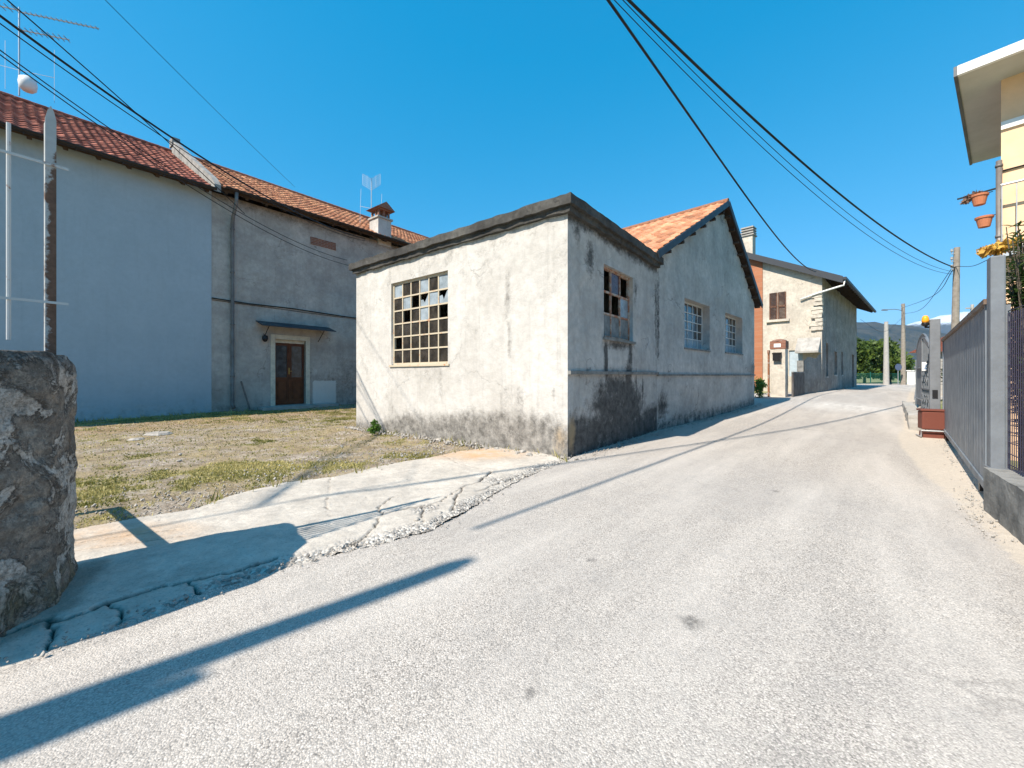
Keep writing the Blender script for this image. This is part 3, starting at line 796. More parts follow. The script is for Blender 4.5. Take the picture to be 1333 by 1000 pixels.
def mask_side(s, z):
    g = max(0, min(1, (.62 + .25 * fbm(s, 4, 0, 1.1, 3) - z) / .3 + .2)) * 1.1
    g = max(g, blob(s, z, 1.9, .6, 1.35, .78) * 1.45, blob(s, z, .3, .3, .5, .45) * 1.1, blob(s, z, 1.32, 1.45, .10, .65) * 1.3, blob(s, z, 2.42, 1.5, .13, .7) * 1.4, blob(s, z, 2.35, .9, .25, .7) * 1.4, blob(s, z, 1.55, 1.05, .04, .4), blob(s, z, 2.75, 1.0, .05, .5) * 1.1, blob(s, z, 3.1, .9, .06, .4))
    g = max(g, blob(s, z, 1.9, 1.82, .8, .13) * .9, blob(s, z, .75, 3.25, .25, .5) * .75, blob(s, z, .3, 3.55, .15, .3) * .7, max(0, (z - 3.45) / .2) * .75)
    g = max(g, blob(s, z, 3.95, 2.6, .1, 1.5) * .7, blob(s, z, 2.7, 3.0, .2, .4) * .5)
    g = min(1.0, g) - .22 * max(0, fbm(s + 7, z, 3, 3.5, 4)) * 2.2
    return (max(0, g), blob(s, z, .12, .35, .18, .4) * .9)
W1 = (2.65, 4.48, 1.48, 3.28); W2 = (1.24, 2.57, 1.93, 3.22)
wall('front_wall', lambda s, z, o: (-o, s, z), SY, lambda s: SH_, [W1], MAT['front'], sh, mask_front, depth=.12, step=.06, seed=3)
wall('side_wall', lambda s, z, o: (s, -o, z), SX, lambda s: SH_, [W2], MAT['side'], sh, mask_side, depth=.12, step=.06, seed=9, amp=.02)
MB().b(.03, SX - .13, SY - .003, SY - .2, -.3, SH_).b(SX - .12, SX - .02, .02, SY - .2, -.3, SH_).b(.3, SX - .12, .3, SY - .2, -.02, .04).build('back_wall', MAT['conc'], sh)
def rough_box(m, x0, x1, y0, y1, z0, z1, st=.09, amp=.012, seed=0):
    def face(o, a, b, na, nb, cap):
        vs = []
        for j in range(nb + 1):
            for i in range(na + 1):
                p = Vector(o) + Vector(a) * i / na + Vector(b) * j / nb
                q = Vector((fbm(p.x + seed, p.y, p.z, 5, 3), fbm(p.x, p.y + seed, p.z + 5, 5, 3), fbm(p.x + 9, p.y, p.z, 5, 3))) * amp
                vs.append(p + q)
        m.add(vs, [(j * (na + 1) + i, j * (na + 1) + i + 1, (j + 1) * (na + 1) + i + 1, (j + 1) * (na + 1) + i) for j in range(nb) for i in range(na)])
    nx = max(1, int((x1 - x0) / st)); ny = max(1, int((y1 - y0) / st)); nz = max(2, int((z1 - z0) / st * 1.5))
    dx, dy, dz = (x1 - x0, 0, 0), (0, y1 - y0, 0), (0, 0, z1 - z0)
    face((x0, y0, z0), dx, dz, nx, nz, 0); face((x0, y1, z0), dx, dz, nx, nz, 0)
    face((x0, y0, z0), dy, dz, ny, nz, 0); face((x1, y0, z0), dy, dz, ny, nz, 0)
    face((x0, y0, z1), dx, dy, nx, ny, 0); face((x0, y0, z0), dx, dy, nx, ny, 0)
pm = MB()
rough_box(pm, -.13, SX + .1, -.13, SY + .12, 3.80, 3.95, amp=.03, seed=4)
rough_box(pm, -.07, SX + .02, -.07, SY + .06, 3.71, 3.81, amp=.04, seed=8)
p_ = pm.build('roof_slab', MAT['parapet'], sh)
# ledge on the road side
lm = MB(); rough_box(lm, 0.0, SX, -.055, 0, 1.27, 1.325, amp=.012, st=.12, seed=2)
lm.build('ledge', MAT['dconc'], sh)

def grid_window(parent, axis, a0, a1, z0, z1, nc, nr, depth, fmat, pmats, pattern, bar=.028, fr=.045, gl='pane'):
    """steel window: frame with glazing bars; panes as sheets of real thickness, some missing or broken"""
    w_ = empty('window', (0, 0, 0)); w_.parent = parent
    def P(a, z, d): return (a, d, z) if axis == 'x' else (d, a, z)
    m = MB()
    def bx(aa, ab, za, zb_, d0, d1):
        p = P(aa, za, d0); q = P(ab, zb_, d1)
        m.b(min(p[0], q[0]), max(p[0], q[0]), min(p[1], q[1]), max(p[1], q[1]), za, zb_)
    bx(a0, a0 + fr, z0, z1, depth, depth + .05); bx(a1 - fr, a1, z0, z1, depth, depth + .05)
    bx(a0 + fr, a1 - fr, z0, z0 + fr, depth, depth + .05); bx(a0 + fr, a1 - fr, z1 - fr, z1, depth, depth + .05)
    ca = (a1 - a0 - 2 * fr) / nc; cz = (z1 - z0 - 2 * fr) / nr
    for i in range(1, nc): bx(a0 + fr + i * ca - bar / 2, a0 + fr + i * ca + bar / 2, z0 + fr, z1 - fr, depth + .004, depth + .036)
    for j in range(1, nr): bx(a0 + fr, a1 - fr, z0 + fr + j * cz - bar / 2, z0 + fr + j * cz + bar / 2, depth, depth + .032)
    m.build('frame', fmat, w_)
    mm = MB(); fm = []
    rq = random.Random(nc * 100 + nr)
    for j in range(nr):
        for i in range(nc):
            k = pattern(i, nr - 1 - j)
            if k is None: continue
            key, brk = (k, 0) if isinstance(k, int) else k
            x0 = a0 + fr + i * ca; zz = z0 + fr + j * cz; d = depth + .018; tl = rq.uniform(-.004, .004)
            if brk:
                pts = [(0, 0), (1, 0), (1, rq.uniform(.35, .7)), (.65, rq.uniform(.5, .9)), (.5, .3), (.2, rq.uniform(.5, .95)), (0, 1)]
            else: pts = [(0, 0), (1, 0), (1, 1), (0, 1)]
            n = len(pts); vs = [P(x0 + u * ca, zz + v * cz, d + tl * (2 * u - 1)) for u, v in pts] + [P(x0 + u * ca, zz + v * cz, d + .004 + tl * (2 * u - 1)) for u, v in pts]
            fm += [key] * (n + 2)
            mm.add(vs, [tuple(range(n)), tuple(range(2 * n - 1, n - 1, -1))] + [(i_, (i_ + 1) % n, n + (i_ + 1) % n, n + i_) for i_ in range(n)])
    po = mm.build('panes', None, w_)
    for pm_ in pmats: po.data.materials.append(pm_)
    po.data.polygons.foreach_set('material_index', fm)
    return w_

pat1 = ["l..b.l"[::-1] * 0] 
FRONT = ["fdd fdf".replace(' ', ''), "df.bfB", "d.dfd.", "dddddd", ".ddddd", "dddddd"]   # read from the left in the photograph
def patA(i, row):
    c = FRONT[row][5 - i]
    return {'f': 0, 'd': 1, '.': None, 'b': (0, 1), 'B': (0, 1)}[c]
grid_window(sh, 'y', *W1, 6, 6, .05, MAT['cream'], [MAT['frosted'], MAT['glass']], patA, bar=.03)
MB().b(-.03, .05, 2.6, 4.53, 1.44, 1.478).build('window_sill', MAT['cream'], sh)
def patB(i, row):
    return {(0, 0): None, (1, 0): 1, (2, 0): None, (0, 1): None, (1, 1): None, (2, 1): (0), (0, 2): 2, (1, 2): 2, (2, 2): 2}[(i, row)]
redpane = simple('purple_brown_pane', (.10, .05, .055), .3, var=.4)
grid_window(sh, 'x', *W2, 3, 3, .07, MAT['rustbar'], [MAT['frosted'], redpane, simple('dirty_grey_pane', (.22, .23, .23), .6, var=.6, sc=7, c2=(.12, .125, .12))], patB, bar=.035)
MB().b(1.2, 2.62, -.05, .07, 1.88, 1.928).build('window_sill', MAT['dconc'], sh)
# rubble stones along the foot of the front wall
def rock(name, x, y, z, s, label, group, seed=0, flat=.6, mat='rockm'):
    r = random.Random(seed); m = MB(); n = 8; vs = []; rings = 4
    sx_, sy_ = r.uniform(.8, 1.3), r.uniform(.7, 1.1)
    for j in range(rings + 1):
        ph = math.pi * j / rings
        for k in range(n):
            a = 2 * math.pi * k / n; rr = math.sin(ph) * r.uniform(.82, 1.12) + .02
            vs.append((math.cos(a) * rr * s * sx_, math.sin(a) * rr * s * sy_, -math.cos(ph) * s * flat * r.uniform(.9, 1.1)))
    m.add(vs, [(j * n + k, j * n + (k + 1) % n, (j + 1) * n + (k + 1) % n, (j + 1) * n + k) for j in range(rings) for k in range(n)] + [tuple(range(n - 1, -1, -1)), tuple(rings * n + k for k in range(n))])
    o = m.build(name, MAT[mat]); o.location = (x, y, z + s * flat * .55); o.rotation_euler = (0, 0, r.uniform(0, 6))
    return tag(o, label, 'stone', group)
rr = random.Random(11)
for k in range(22):
    s = rr.uniform(.3, 5.6); d = rr.uniform(.04, .28); z = .01
    p = SHED + Vector((-.784, .621, 0)) * s - U * d
    rock('rubble_stone', p.x, p.y, z, rr.uniform(.018, .055), 'small pale rubble stone lying along the foot of the sunlit workshop wall', 'rubble stones along the workshop wall', k)
for k in range(16):
    p = G(rr.uniform(130, 620), rr.uniform(575, 640)) if k < 12 else G(rr.uniform(535, 575), rr.uniform(655, 690))
    if k < 12: lab, grp = 'small loose stone lying on the dry grassy yard', 'loose stones in the yard'
    else: lab, grp = 'small loose stone lying at the broken edge of the concrete apron', 'loose stones at the apron edge'
    rock('loose_stone', p[0], p[1], .0 if k < 12 else .02, rr.uniform(.012, .03), lab, grp, 50 + k)
p = G(207, 566); rock('flat_stone_slab', p[0], p[1], -.02, .26, 'large flat broken stone slab lying in the dry grass', None, 3, .22, 'rockm')
p = G(178, 572); rock('flat_stone_slab', p[0], p[1], -.02, .15, 'smaller flat stone just left of the large slab in the dry grass', None, 8, .22, 'rockm')
# weed at the wall
p = G(488, 566); wp = empty('leafy_weed', (p[0], p[1], 0), 0, 'bright green leafy weed growing at the foot of the white workshop wall', 'plant')
wm = MB()
for k in range(7): a = k * .9; wm.tube([(0, 0, 0), (math.cos(a) * .03, math.sin(a) * .03, .12), (math.cos(a) * .09, math.sin(a) * .09, .2 + .02 * (k % 3))], .004, 5)
wm.build('stem', MAT['weed'], wp)
leaves('foliage', [(0, 0, .2, .1), (.05, .04, .12, .09), (-.05, -.02, .1, .1), (0, 0, .27, .05)], MAT['weed'], wp, 420, .035, (1, 1, 1), 4, shell=.2)
# rubble strip (stuff): crumbs of plaster and gravel
def crumbs(name, n, pts, spread, smin, smax, seed, zoff=.0, mat='rockm'):
    r = np.random.default_rng(seed); V = []; Fa = []
    base = np.array([(1, 0, 0), (-.5, .87, 0), (-.5, -.87, 0), (0, 0, 1.0), (0, 0, -.8)]); f = [(0, 1, 3), (1, 2, 3), (2, 0, 3), (1, 0, 4), (2, 1, 4), (0, 2, 4)]
    for k in range(n):
        i = r.integers(0, len(pts) - 1); t = r.random(); x = pts[i][0] * (1 - t) + pts[i + 1][0] * t + r.normal(0, spread); y = pts[i][1] * (1 - t) + pts[i + 1][1] * t + r.normal(0, spread)
        s = r.uniform(smin, smax) * (r.random() ** 1.5 + .3); M3 = base * s * r.uniform(.6, 1.2, (5, 3)); a = r.uniform(0, 6.28); c_, s_ = math.cos(a), math.sin(a)
        for q in M3: V.append((x + q[0] * c_ - q[1] * s_, y + q[0] * s_ + q[1] * c_, float(hgt(x, y)) + zoff + q[2] + s * .3))
        Fa += [tuple(j + 5 * k for j in ff) for ff in f]
    return tag(mesh_np(name, V, Fa, MAT[mat]), kind='stuff')
crumbs('gravel', 900, [(p[0], p[1]) for p in LEf[60::6]], .05, .004, .014, 2, .012)
crumbs('road_grit', 1400, [(.95, 5.95), (3.5, 9.1), (9.2, 14.9)], .09, .004, .02, 12, .012)
crumbs('verge_grit', 450, [(3.6, 2.95), (4.3, 3.75), (5.0, 4.35), (7.0, 6.4), (8.4, 7.8)], .07, .003, .014, 13, .010, 'conc')
crumbs('plaster_crumbs', 1500, [(.82, 5.92), (-3.9, 9.62)], .10, .008, .035, 3, .0)
crumbs('yard_gravel', 3500, [G(120, 690), G(340, 640), G(500, 600), G(600, 575)], .55, .006, .02, 9, .0)

# ------------------------------------------------------------------ gabled workshop
gb = empty('gabled_workshop', GAB, GANG, 'grey rendered gabled workshop with orange tiled roof joined behind the flat roofed one', 'workshop')
AX0, AZ = 4.57, 6.42; EZL, EZR = 3.95, 3.92
def gtop(s): return EZL + (AZ - EZL) * s / AX0 if s < AX0 else AZ + (EZR - AZ) * (s - AX0) / (GL - AX0)
W3 = (1.60, 3.44, 1.98, 3.26); W4 = (4.82, 6.66, 2.0, 3.24)
def mask_gab(s, z):
    zg = z - .02 * s
    g = max(0, min(1, (.32 + .18 * fbm(s, 8, 0, 1.1, 3) - zg) / .25 + .2)) * .55
    g = max(g, blob(s, z, 0.05, 2.6, .12, 1.6) * .75, blob(s, z, 5.5, 5.2, 1.2, .6) * .25, blob(s, z, 4.6, 6.1, .5, .4) * .4, blob(s, z, .3, .5, .4, .5) * .8)
    return (g, 0)
wall('gable_wall', lambda s, z, o: (s, -o, z), GL, gtop, [W3, W4], MAT['side'], gb, mask_gab, depth=.28, step=.085, seed=30, amp=.02, zsplit=3.9)
MB().b(GL - .2, GL, .02, 9, -.3, 3.9).b(-.0, .2, .02, 9, -.3, 3.9).b(.2, GL - .2, 8.8, 9, -.3, 3.9).b(.2, GL - .2, .5, 8.8, -.1, .1).build('rear_walls', MAT['dconc'], gb)
lm = MB(); rough_box(lm, 0, GL, -.045, 0, 1.245, 1.285, amp=.01, st=.15, seed=6); lm.build('ledge', MAT['dconc'], gb)
OV = .17
def roof_pair(parent, xa, za, xL, zL, xR, zR, y0, y1, mat, pw=.24, pl=.36, thick=.045, th2=.12, seed=1, deck='darkwood'):
    rf = empty('roof', (0, 0, 0)); rf.parent = parent
    for (xe, ze, sd_) in ((xL, zL, -1), (xR, zR, 1)):
        sl = math.hypot(xa - xe, za - ze); dx, dz = (xa - xe) / sl, (za - ze) / sl
        nx, nz = -dz * (1 if xa > xe else -1), abs(dx)
        T = lambda a, v, h, xe=xe, ze=ze, dx=dx, dz=dz, nx=nx, nz=nz: (xe + dx * v + nx * h, y0 + a, ze + dz * v + nz * h)
        tiles('tile_slope', T, y1 - y0, sl, mat, rf, pw, pl, seed=seed + sd_)
        m = MB(); vs = [T(.02, 0, -.03), T(.02, sl, -.03), T(y1 - y0, sl, -.03), T(y1 - y0, 0, -.03), T(.02, 0, -.03 - thick), T(.02, sl, -.03 - thick), T(y1 - y0, sl, -.03 - thick), T(y1 - y0, 0, -.03 - thick)]
        m.add(vs, [(0, 1, 2, 3), (7, 6, 5, 4), (0, 4, 5, 1), (1, 5, 6, 2), (2, 6, 7, 3), (3, 7, 4, 0)])
        m.build('roof_deck', MAT[deck], rf)
    m = MB()
    k = 0; y = y0
    while y < y1:
        m.tube([(xa, y, za + .015), (xa, y + .4, za + .035)], .10, 10, .085); y += .36
    m.build('ridge_tiles', mat, rf)
    return rf
RZL = EZL + .12 - .3 * .54; 
rf = roof_pair(gb, AX0, 6.60, -.32, 3.98, GL + .33, 3.92, -OV, 9.2, MAT['tile_lt'], seed=4)
vb = MB()
for (a, b) in (((-.34, 3.92), (AX0, 6.56)), ((AX0, 6.56), (GL + .35, 3.86))):
    vb.bar((a[0], -OV - .02, a[1]), (b[0], -OV - .02, b[1]), .035, .20, up=(0, -1, 0)) if 0 else None
    n_ = Vector((-(b[1] - a[1]), 0, b[0] - a[0])).normalized()
    pa, pb = Vector((a[0], 0, a[1])), Vector((b[0], 0, b[1]))
    q = [pa + n_ * .08, pb + n_ * .08, pb - n_ * .08, pa - n_ * .08]
    vs = [Vector((v.x, -OV - .035, v.z)) for v in q] + [Vector((v.x, -OV - .002, v.z)) for v in q]
    vb.add(vs, [(0, 1, 2, 3), (7, 6, 5, 4), (0, 4, 5, 1), (1, 5, 6, 2), (2, 6, 7, 3), (3, 7, 4, 0)])
vb.build('verge_board', MAT['bluemetal'], gb)
for k in range(9):       # purlin ends under the verge
    t = (k + .5) / 9; x = AX0 + (GL + .3 - AX0) * t; z = 6.40 + (3.70 - 6.40) * t
    MB().b(x - .05, x + .05, -OV + .01, 0.0, z - .07, z).build('purlin_end', MAT['darkwood'], gb)
for k in range(6):
    t = (k + .5) / 6; x = AX0 * (1 - t); z = 6.40 + (4.0 - 6.40) * t
    MB().b(x - .05, x + .05, -OV + .01, 0.0, z - .07, z).build('purlin_end', MAT['darkwood'], gb)
def patG(i, row): return 2 if row >= 4 else (1 if (i + row) % 5 else 0)
for W in (W3, W4):
    grid_window(gb, 'x', *W, 5, 5, .2, MAT['whiteframe'], [MAT['hazy'], MAT['glass'], MAT['frosted']], patG, bar=.022)
    MB().b(W[0] - .03, W[1] + .03, -.03, .2, W[2] - .045, W[2] - .002).build('window_sill', MAT['dconc'], gb)
tag(MB().tube([(7.75, -.05, 1.3), (7.72, -.06, 1.55), (7.8, -.06, 1.68), (7.9, -.06, 1.6), (7.88, -.05, 1.32)], .018, 8).build('bent_pipe', MAT['conc'], gb))

# ------------------------------------------------------------------ left houses
h1 = empty('rendered_house', LH + U * -6, ANG, 'smooth pale blue grey rendered house wing at the left under dark red tiles', 'house')
h2 = empty('old_house', LH, ANG, 'old stained two storey house with porch door, downpipe and orange tiled roof', 'house')
PXS = -2.58; HD = 10.0; SLP = .60; EZ = 7.42
def mask_none(s, z): return (max(0, (.12 - z)) * 2, 0)
def mask_h1(s, z): return (max(0, min(.75, .9 - z * 1.3 + .5 * fbm(s, z, 0, .7, 3))) * .6 + max(0, fbm(s * 3, z * .35, 2, .8, 4)) * .35 + max(0, (z - 7.0)) * .5, 0)
h1x0, h1x1 = -10.0, PXS + 6
wall('wall', lambda s, z, o: (h1x0 + s, -.012 - o, z), h1x1 - h1x0, lambda s: 7.45, [], MAT['house_new'], h1, mask_h1, step=.25, amp=.008, seed=1)
MB().b(h1x0, h1x1 - .05, .02, HD, -.3, 7.4).build('rear_walls', MAT['conc'], h1)
def mask_h2(s, z):
    x = s + PXS
    g = max(0, min(1, (.45 + .25 * fbm(s, 2, 0, .9, 3) - z) / .35)) * .45
    g = max(g, blob(x, z, 1.6, .8, .9, 1.1) * .45 if x > .7 else 0, blob(x, z, 2.3, 1.2, .8, 1.4) * .5, blob(x, z, 0.0, 6.1, 1.4, .5) * .28, max(0, (z - 6.9) / .5) * .75)
    g = max(g, blob(x, z, -.35, 6.0, .03, .8) * .7, blob(x, z, -1.2, 4.6, 1.0, .5) * .25, blob(x, z, 1.2, 5.2, .8, .4) * .2)
    return (g, max(1.0 if (.82 < x < 1.75 and .1 < z < 1.05) else 0, blob(x, z, .9, 1.4, .12, .3) * .6))
DO = (.7 - .78 - PXS, 0, 0, 0)
door_op = (-.60 - PXS, .52 - PXS, .12, 2.62)
wall('wall', lambda s, z, o: (PXS + s, -o, z), 14.6, lambda s: 7.45, [door_op], MAT['house_old'], h2, mask_h2, step=.11, amp=.025, depth=.3, seed=12)
MB().b(PXS, 12, .32, HD, -.3, 7.4).b(-.65, .57, .3, .32, 0, 2.7).build('rear_walls', MAT['conc'], h2)
def single_roof(parent, x0, x1, z0, mat, seed, rise=0, sag=.02, SLP=.6):
    rf = empty('roof', (0, 0, 0)); rf.parent = parent
    sl = math.hypot(5.45, 5.45 * SLP); c, s_ = 1 / math.hypot(1, SLP), SLP / math.hypot(1, SLP)
    T = lambda a, v, h: (x0 + a, -.45 + c * v - s_ * h, z0 + s_ * v + c * h + rise)
    tiles('tile_slope', T, x1 - x0, sl, mat, rf, .225, .36, amp=.04, step=.035, seed=seed, sag=sag)
    T2 = lambda a, v, h: (x0 + a, 10.45 - c * v + s_ * h, z0 + s_ * v + c * h + rise)
    tiles('tile_slope', T2, x1 - x0, sl, mat, rf, .45, .72, seed=seed + 5)
    m = MB()
    for (TT) in (T, T2):
        W_ = x1 - x0
        vs = [TT(0, 0, -.03), TT(0, sl, -.03), TT(W_, sl, -.03), TT(W_, 0, -.03), TT(0, 0, -.13), TT(0, sl, -.13), TT(W_, sl, -.13), TT(W_, 0, -.13)]
        m.add(vs, [(0, 1, 2, 3), (7, 6, 5, 4), (0, 4, 5, 1), (1, 5, 6, 2), (2, 6, 7, 3), (3, 7, 4, 0)])
    m.build('roof_deck', MAT['darkwood'], rf)
    m = MB(); a = 0
    top = T(0, sl, .03)
    while a < x1 - x0 - .3:
        m.tube([(x0 + a, 5.0, top[2] + .0), (x0 + a + .4, 5.0, top[2] + .025)], .11, 10, .095); a += .37
    m.build('ridge_tiles', mat, rf)
    m = MB(); a = .2
    while a < x1 - x0:
        p, q = T(a, .02, -.135), T(a, .5, -.135); m.bar(p, q, .09, .12); a += .62
    m.build('rafter_ends', MAT['darkwood'], rf)
    return rf
single_roof(h1, h1x0, h1x1 - .1, EZ, MAT['tile_red'], 21, SLP=.555)
single_roof(h2, PXS + .12, 12.2, EZ, MAT['tile_or'], 22, rise=.12, sag=.035, SLP=.54)
def gutter(parent, x0, x1, z, y=-.52):
    m = MB(); n = 7; vs = []
    for x in (x0, x1):
        for k in range(n + 1):
            a = math.pi + math.pi * k / n; vs.append((x, y + .075 * math.cos(a), z + .075 * math.sin(a)))
    fs = [(k, k + 1, n + 2 + k, n + 1 + k) for k in range(n)]
    m.add(vs, fs); m.add([(v[0], y + (v[1] - y) * .9, z + (v[2] - z) * .9) for v in vs], [tuple(reversed(f)) for f in fs])
    m.b(x0, x1, y - .085, y - .072, z - .015, z + .01)
    x = x0 + .4
    while x < x1: m.b(x - .012, x + .012, y - .09, y + .1, z - .085, z - .077); x += .9
    return m.build('gutter', MAT['gutter'], parent)
gutter(h1, h1x0, h1x1, EZ - .03); gutter(h2, PXS + .25, 12, EZ + .13)
# parapet between the two roofs
m = MB(); c, s_ = 1, SLP
vs = []
for x in (PXS - .06, PXS + .12):
    for (y, zz) in ((-.55, EZ - .12), (5.0, EZ + 5.45 * .54 - .15), (5.0, EZ + 5.45 * .54 + .46), (4.7, EZ + 5.45 * .54 + .46), (-.2, EZ + .44), (-.55, EZ + .12)):
        vs.append((x, y, zz))
m.add(vs, [(5, 4, 3, 2, 1, 0), (6, 7, 8, 9, 10, 11)] + [(i, (i + 1) % 6, 6 + (i + 1) % 6, 6 + i) for i in range(6)])
m.b(PXS - .10, PXS + .16, 4.65, 5.1, EZ + 5.45 * .54 + .30, EZ + 5.45 * .54 + .62)
m.build('fire_wall', simple('weathered_parapet', (.36, .345, .32), .9, var=.5, sc=3, bmp=.5, c2=(.17, .165, .155), bd=.01), h2)
# downpipe
m = MB(); m.tube([(-2.0, -.5, EZ + .08), (-2.0, -.47, EZ - .25), (-2.0, -.12, EZ - .75), (-2.0, -.09, EZ - 1.0), (-2.0, -.09, .25), (-1.98, -.16, .12)], .055, 12)
for z in (1.2, 3.0, 4.8, 6.3): m.tube([(-2.0, -.09, z), (-2.0, -.09, z + .05)], .068, 12)
m.build('downpipe', MAT['pipe'], h2, smooth=True)
tag(MB().tube([(0, 0, 0), (.28, .02, -1.0)], .03, 8).build('leaning_iron_bar', MAT['pipe']), 'thin dark bar leaning on the house wall just right of the grey downpipe', 'iron bar')
bpy.data.objects['leaning_iron_bar'].location = LH + U * -1.75 + Vector((.784, -.621, 0)) * .12 + Vector((0, 0, 1.05))
bpy.data.objects['leaning_iron_bar'].rotation_euler = (0, 0, ANG)
# wall conduit and cables
m = MB(); m.tube([(PXS, -.03, 3.86), (-1.5, -.035, 3.82), (0, -.03, 3.84), (2, -.035, 3.78), (5, -.03, 3.74)], .022, 6)
m.tube([(PXS, -.02, 3.80), (5, -.02, 3.68)], .008, 5); m.build('wall_conduit', MAT['gutter'], h2)
# old door
dr = empty('door', (0, 0, 0)); dr.parent = h2
m = MB()
for (a, b) in ((-.60, -.04), (-.04, .52)):
    a += .012; b -= .012; y = .14
    m.b(a, a + .07, y, y + .05, .14, 2.50); m.b(b - .07, b, y, y + .05, .14, 2.50)
    m.b(a + .07, b - .07, y, y + .05, 2.40, 2.50); m.b(a + .07, b - .07, y, y + .05, .14, .30); m.b(a + .07, b - .07, y, y + .05, 1.06, 1.18)
    m.b(a + .07, b - .07, y + .02, y + .04, .30, 1.06); m.b(a + .13, b - .13, y + .005, y + .03, .38, .98)
    for zz in (1.62, 2.0): pass
m.b(-.075, -.005, .125, .145, .14, 2.5)
m.build('door_leaf', MAT['doorwood'], dr)
m = MB(); m.b(-.52, -.12, .165, .172, 1.18, 2.40); m.b(.04, .44, .165, .172, 1.18, 2.40); m.build('door_glass', glass_mat('door_glass', (.03, .035, .04), .15), dr)
m = MB()
for (a, b) in ((-.52, -.12), (.04, .44)):
    k = a
    while k < b: m.b(k + .012, k + .024, .176, .18, 1.18, 2.4); k += .05
m.build('lace_curtain', simple('grey_curtain', (.30, .30, .30), .9), dr)
m = MB(); m.tube([(-.055, .125, 1.42), (-.055, .07, 1.42), (.03, .07, 1.42)], .011, 8); m.b(-.075, -.04, .118, .125, 1.3, 1.55); m.build('handle', simple('brass', (.6, .42, .15), .35, .8), dr)
m = MB()
m.b(-.76, -.60, -.02, .14, 0, 2.80); m.b(.52, .68, -.02, .14, 0, 2.80); m.b(-.60, .52, -.02, .14, 2.62, 2.80); m.b(-.60, .52, .12, .18, 2.50, 2.62)
m.build('door_frame', MAT['doorframe'], dr, bevel=.006)
rough = MB(); rough_box(rough, -1.2, 1.6, -.55, -.02, -.05, .11, amp=.02, seed=5); rough.build('door_step', MAT['conc'], h2)
cn = empty('canopy', (0, 0, 0)); cn.parent = h2
m = MB(); m.add([(-1.25, -.62, 3.02), (1.45, -.62, 3.02), (1.45, -.0, 3.22), (-1.25, -.0, 3.22), (-1.25, -.62, 3.05), (1.45, -.62, 3.05), (1.45, 0, 3.25), (-1.25, 0, 3.25)], [(0, 3, 2, 1), (4, 5, 6, 7), (0, 1, 5, 4), (1, 2, 6, 5), (2, 3, 7, 6), (3, 0, 4, 7)])
m.build('canopy_sheet', MAT['bluemetal'], cn)
for x in (-1.0, 1.0): MB().tube([(x, -.52, 3.03), (x, -.02, 2.62)], .014, 6).build('bracket', MAT['gutter'], cn)
m = MB(); m.lathe((-1.0, -.16, 2.55), [(.02, .18), (.09, .15), (.10, .04), (.07, -.03), (.03, -.07)], 14); m.tube([(-1.0, -.16, 2.72), (-1.0, 0, 2.78)], .012, 6); m.build('wall_lamp', MAT['black'], h2)
# exposed brick patch under the eave
m = MB(); rough_box(m, .7, 1.75, -.03, 0.02, 6.52, 6.82, amp=.03, seed=7, st=.06); m.build('brick_patch', MAT['oldbrick'], h2)
# chimney
ch = empty('chimney', (0, 0, 0)); ch.parent = h2
rough = MB(); rough_box(rough, 3.75, 4.45, -.05, .65, 7.3, 8.55, amp=.012, seed=1, st=.1); rough.build('chimney_stack', MAT['front'], ch)
m = MB(); m.b(3.69, 4.51, -.11, .71, 8.55, 8.63); m.build('chimney_ledge', MAT['conc'], ch)
m = MB()
for x in (3.80, 4.06, 4.32):
    for y in (0.0, .52): m.b(x, x + .08, y, y + .08, 8.63, 8.95)
m.b(3.80, 4.4, .22, .3, 8.63, 8.95)
m.b(3.72, 4.48, -.08, .68, 8.95, 9.0); m.build('chimney_vents', MAT['oldbrick'], ch)
m = MB(); m.add([(3.62, -.18, 9.0), (4.58, -.18, 9.0), (4.58, .78, 9.0), (3.62, .78, 9.0), (4.1, -.18, 9.34), (4.1, .78, 9.34)], [(0, 1, 4), (1, 2, 5, 4), (2, 3, 5), (3, 0, 4, 5), (3, 2, 1, 0)]); m.build('chimney_cap', MAT['oldbrick'], ch)
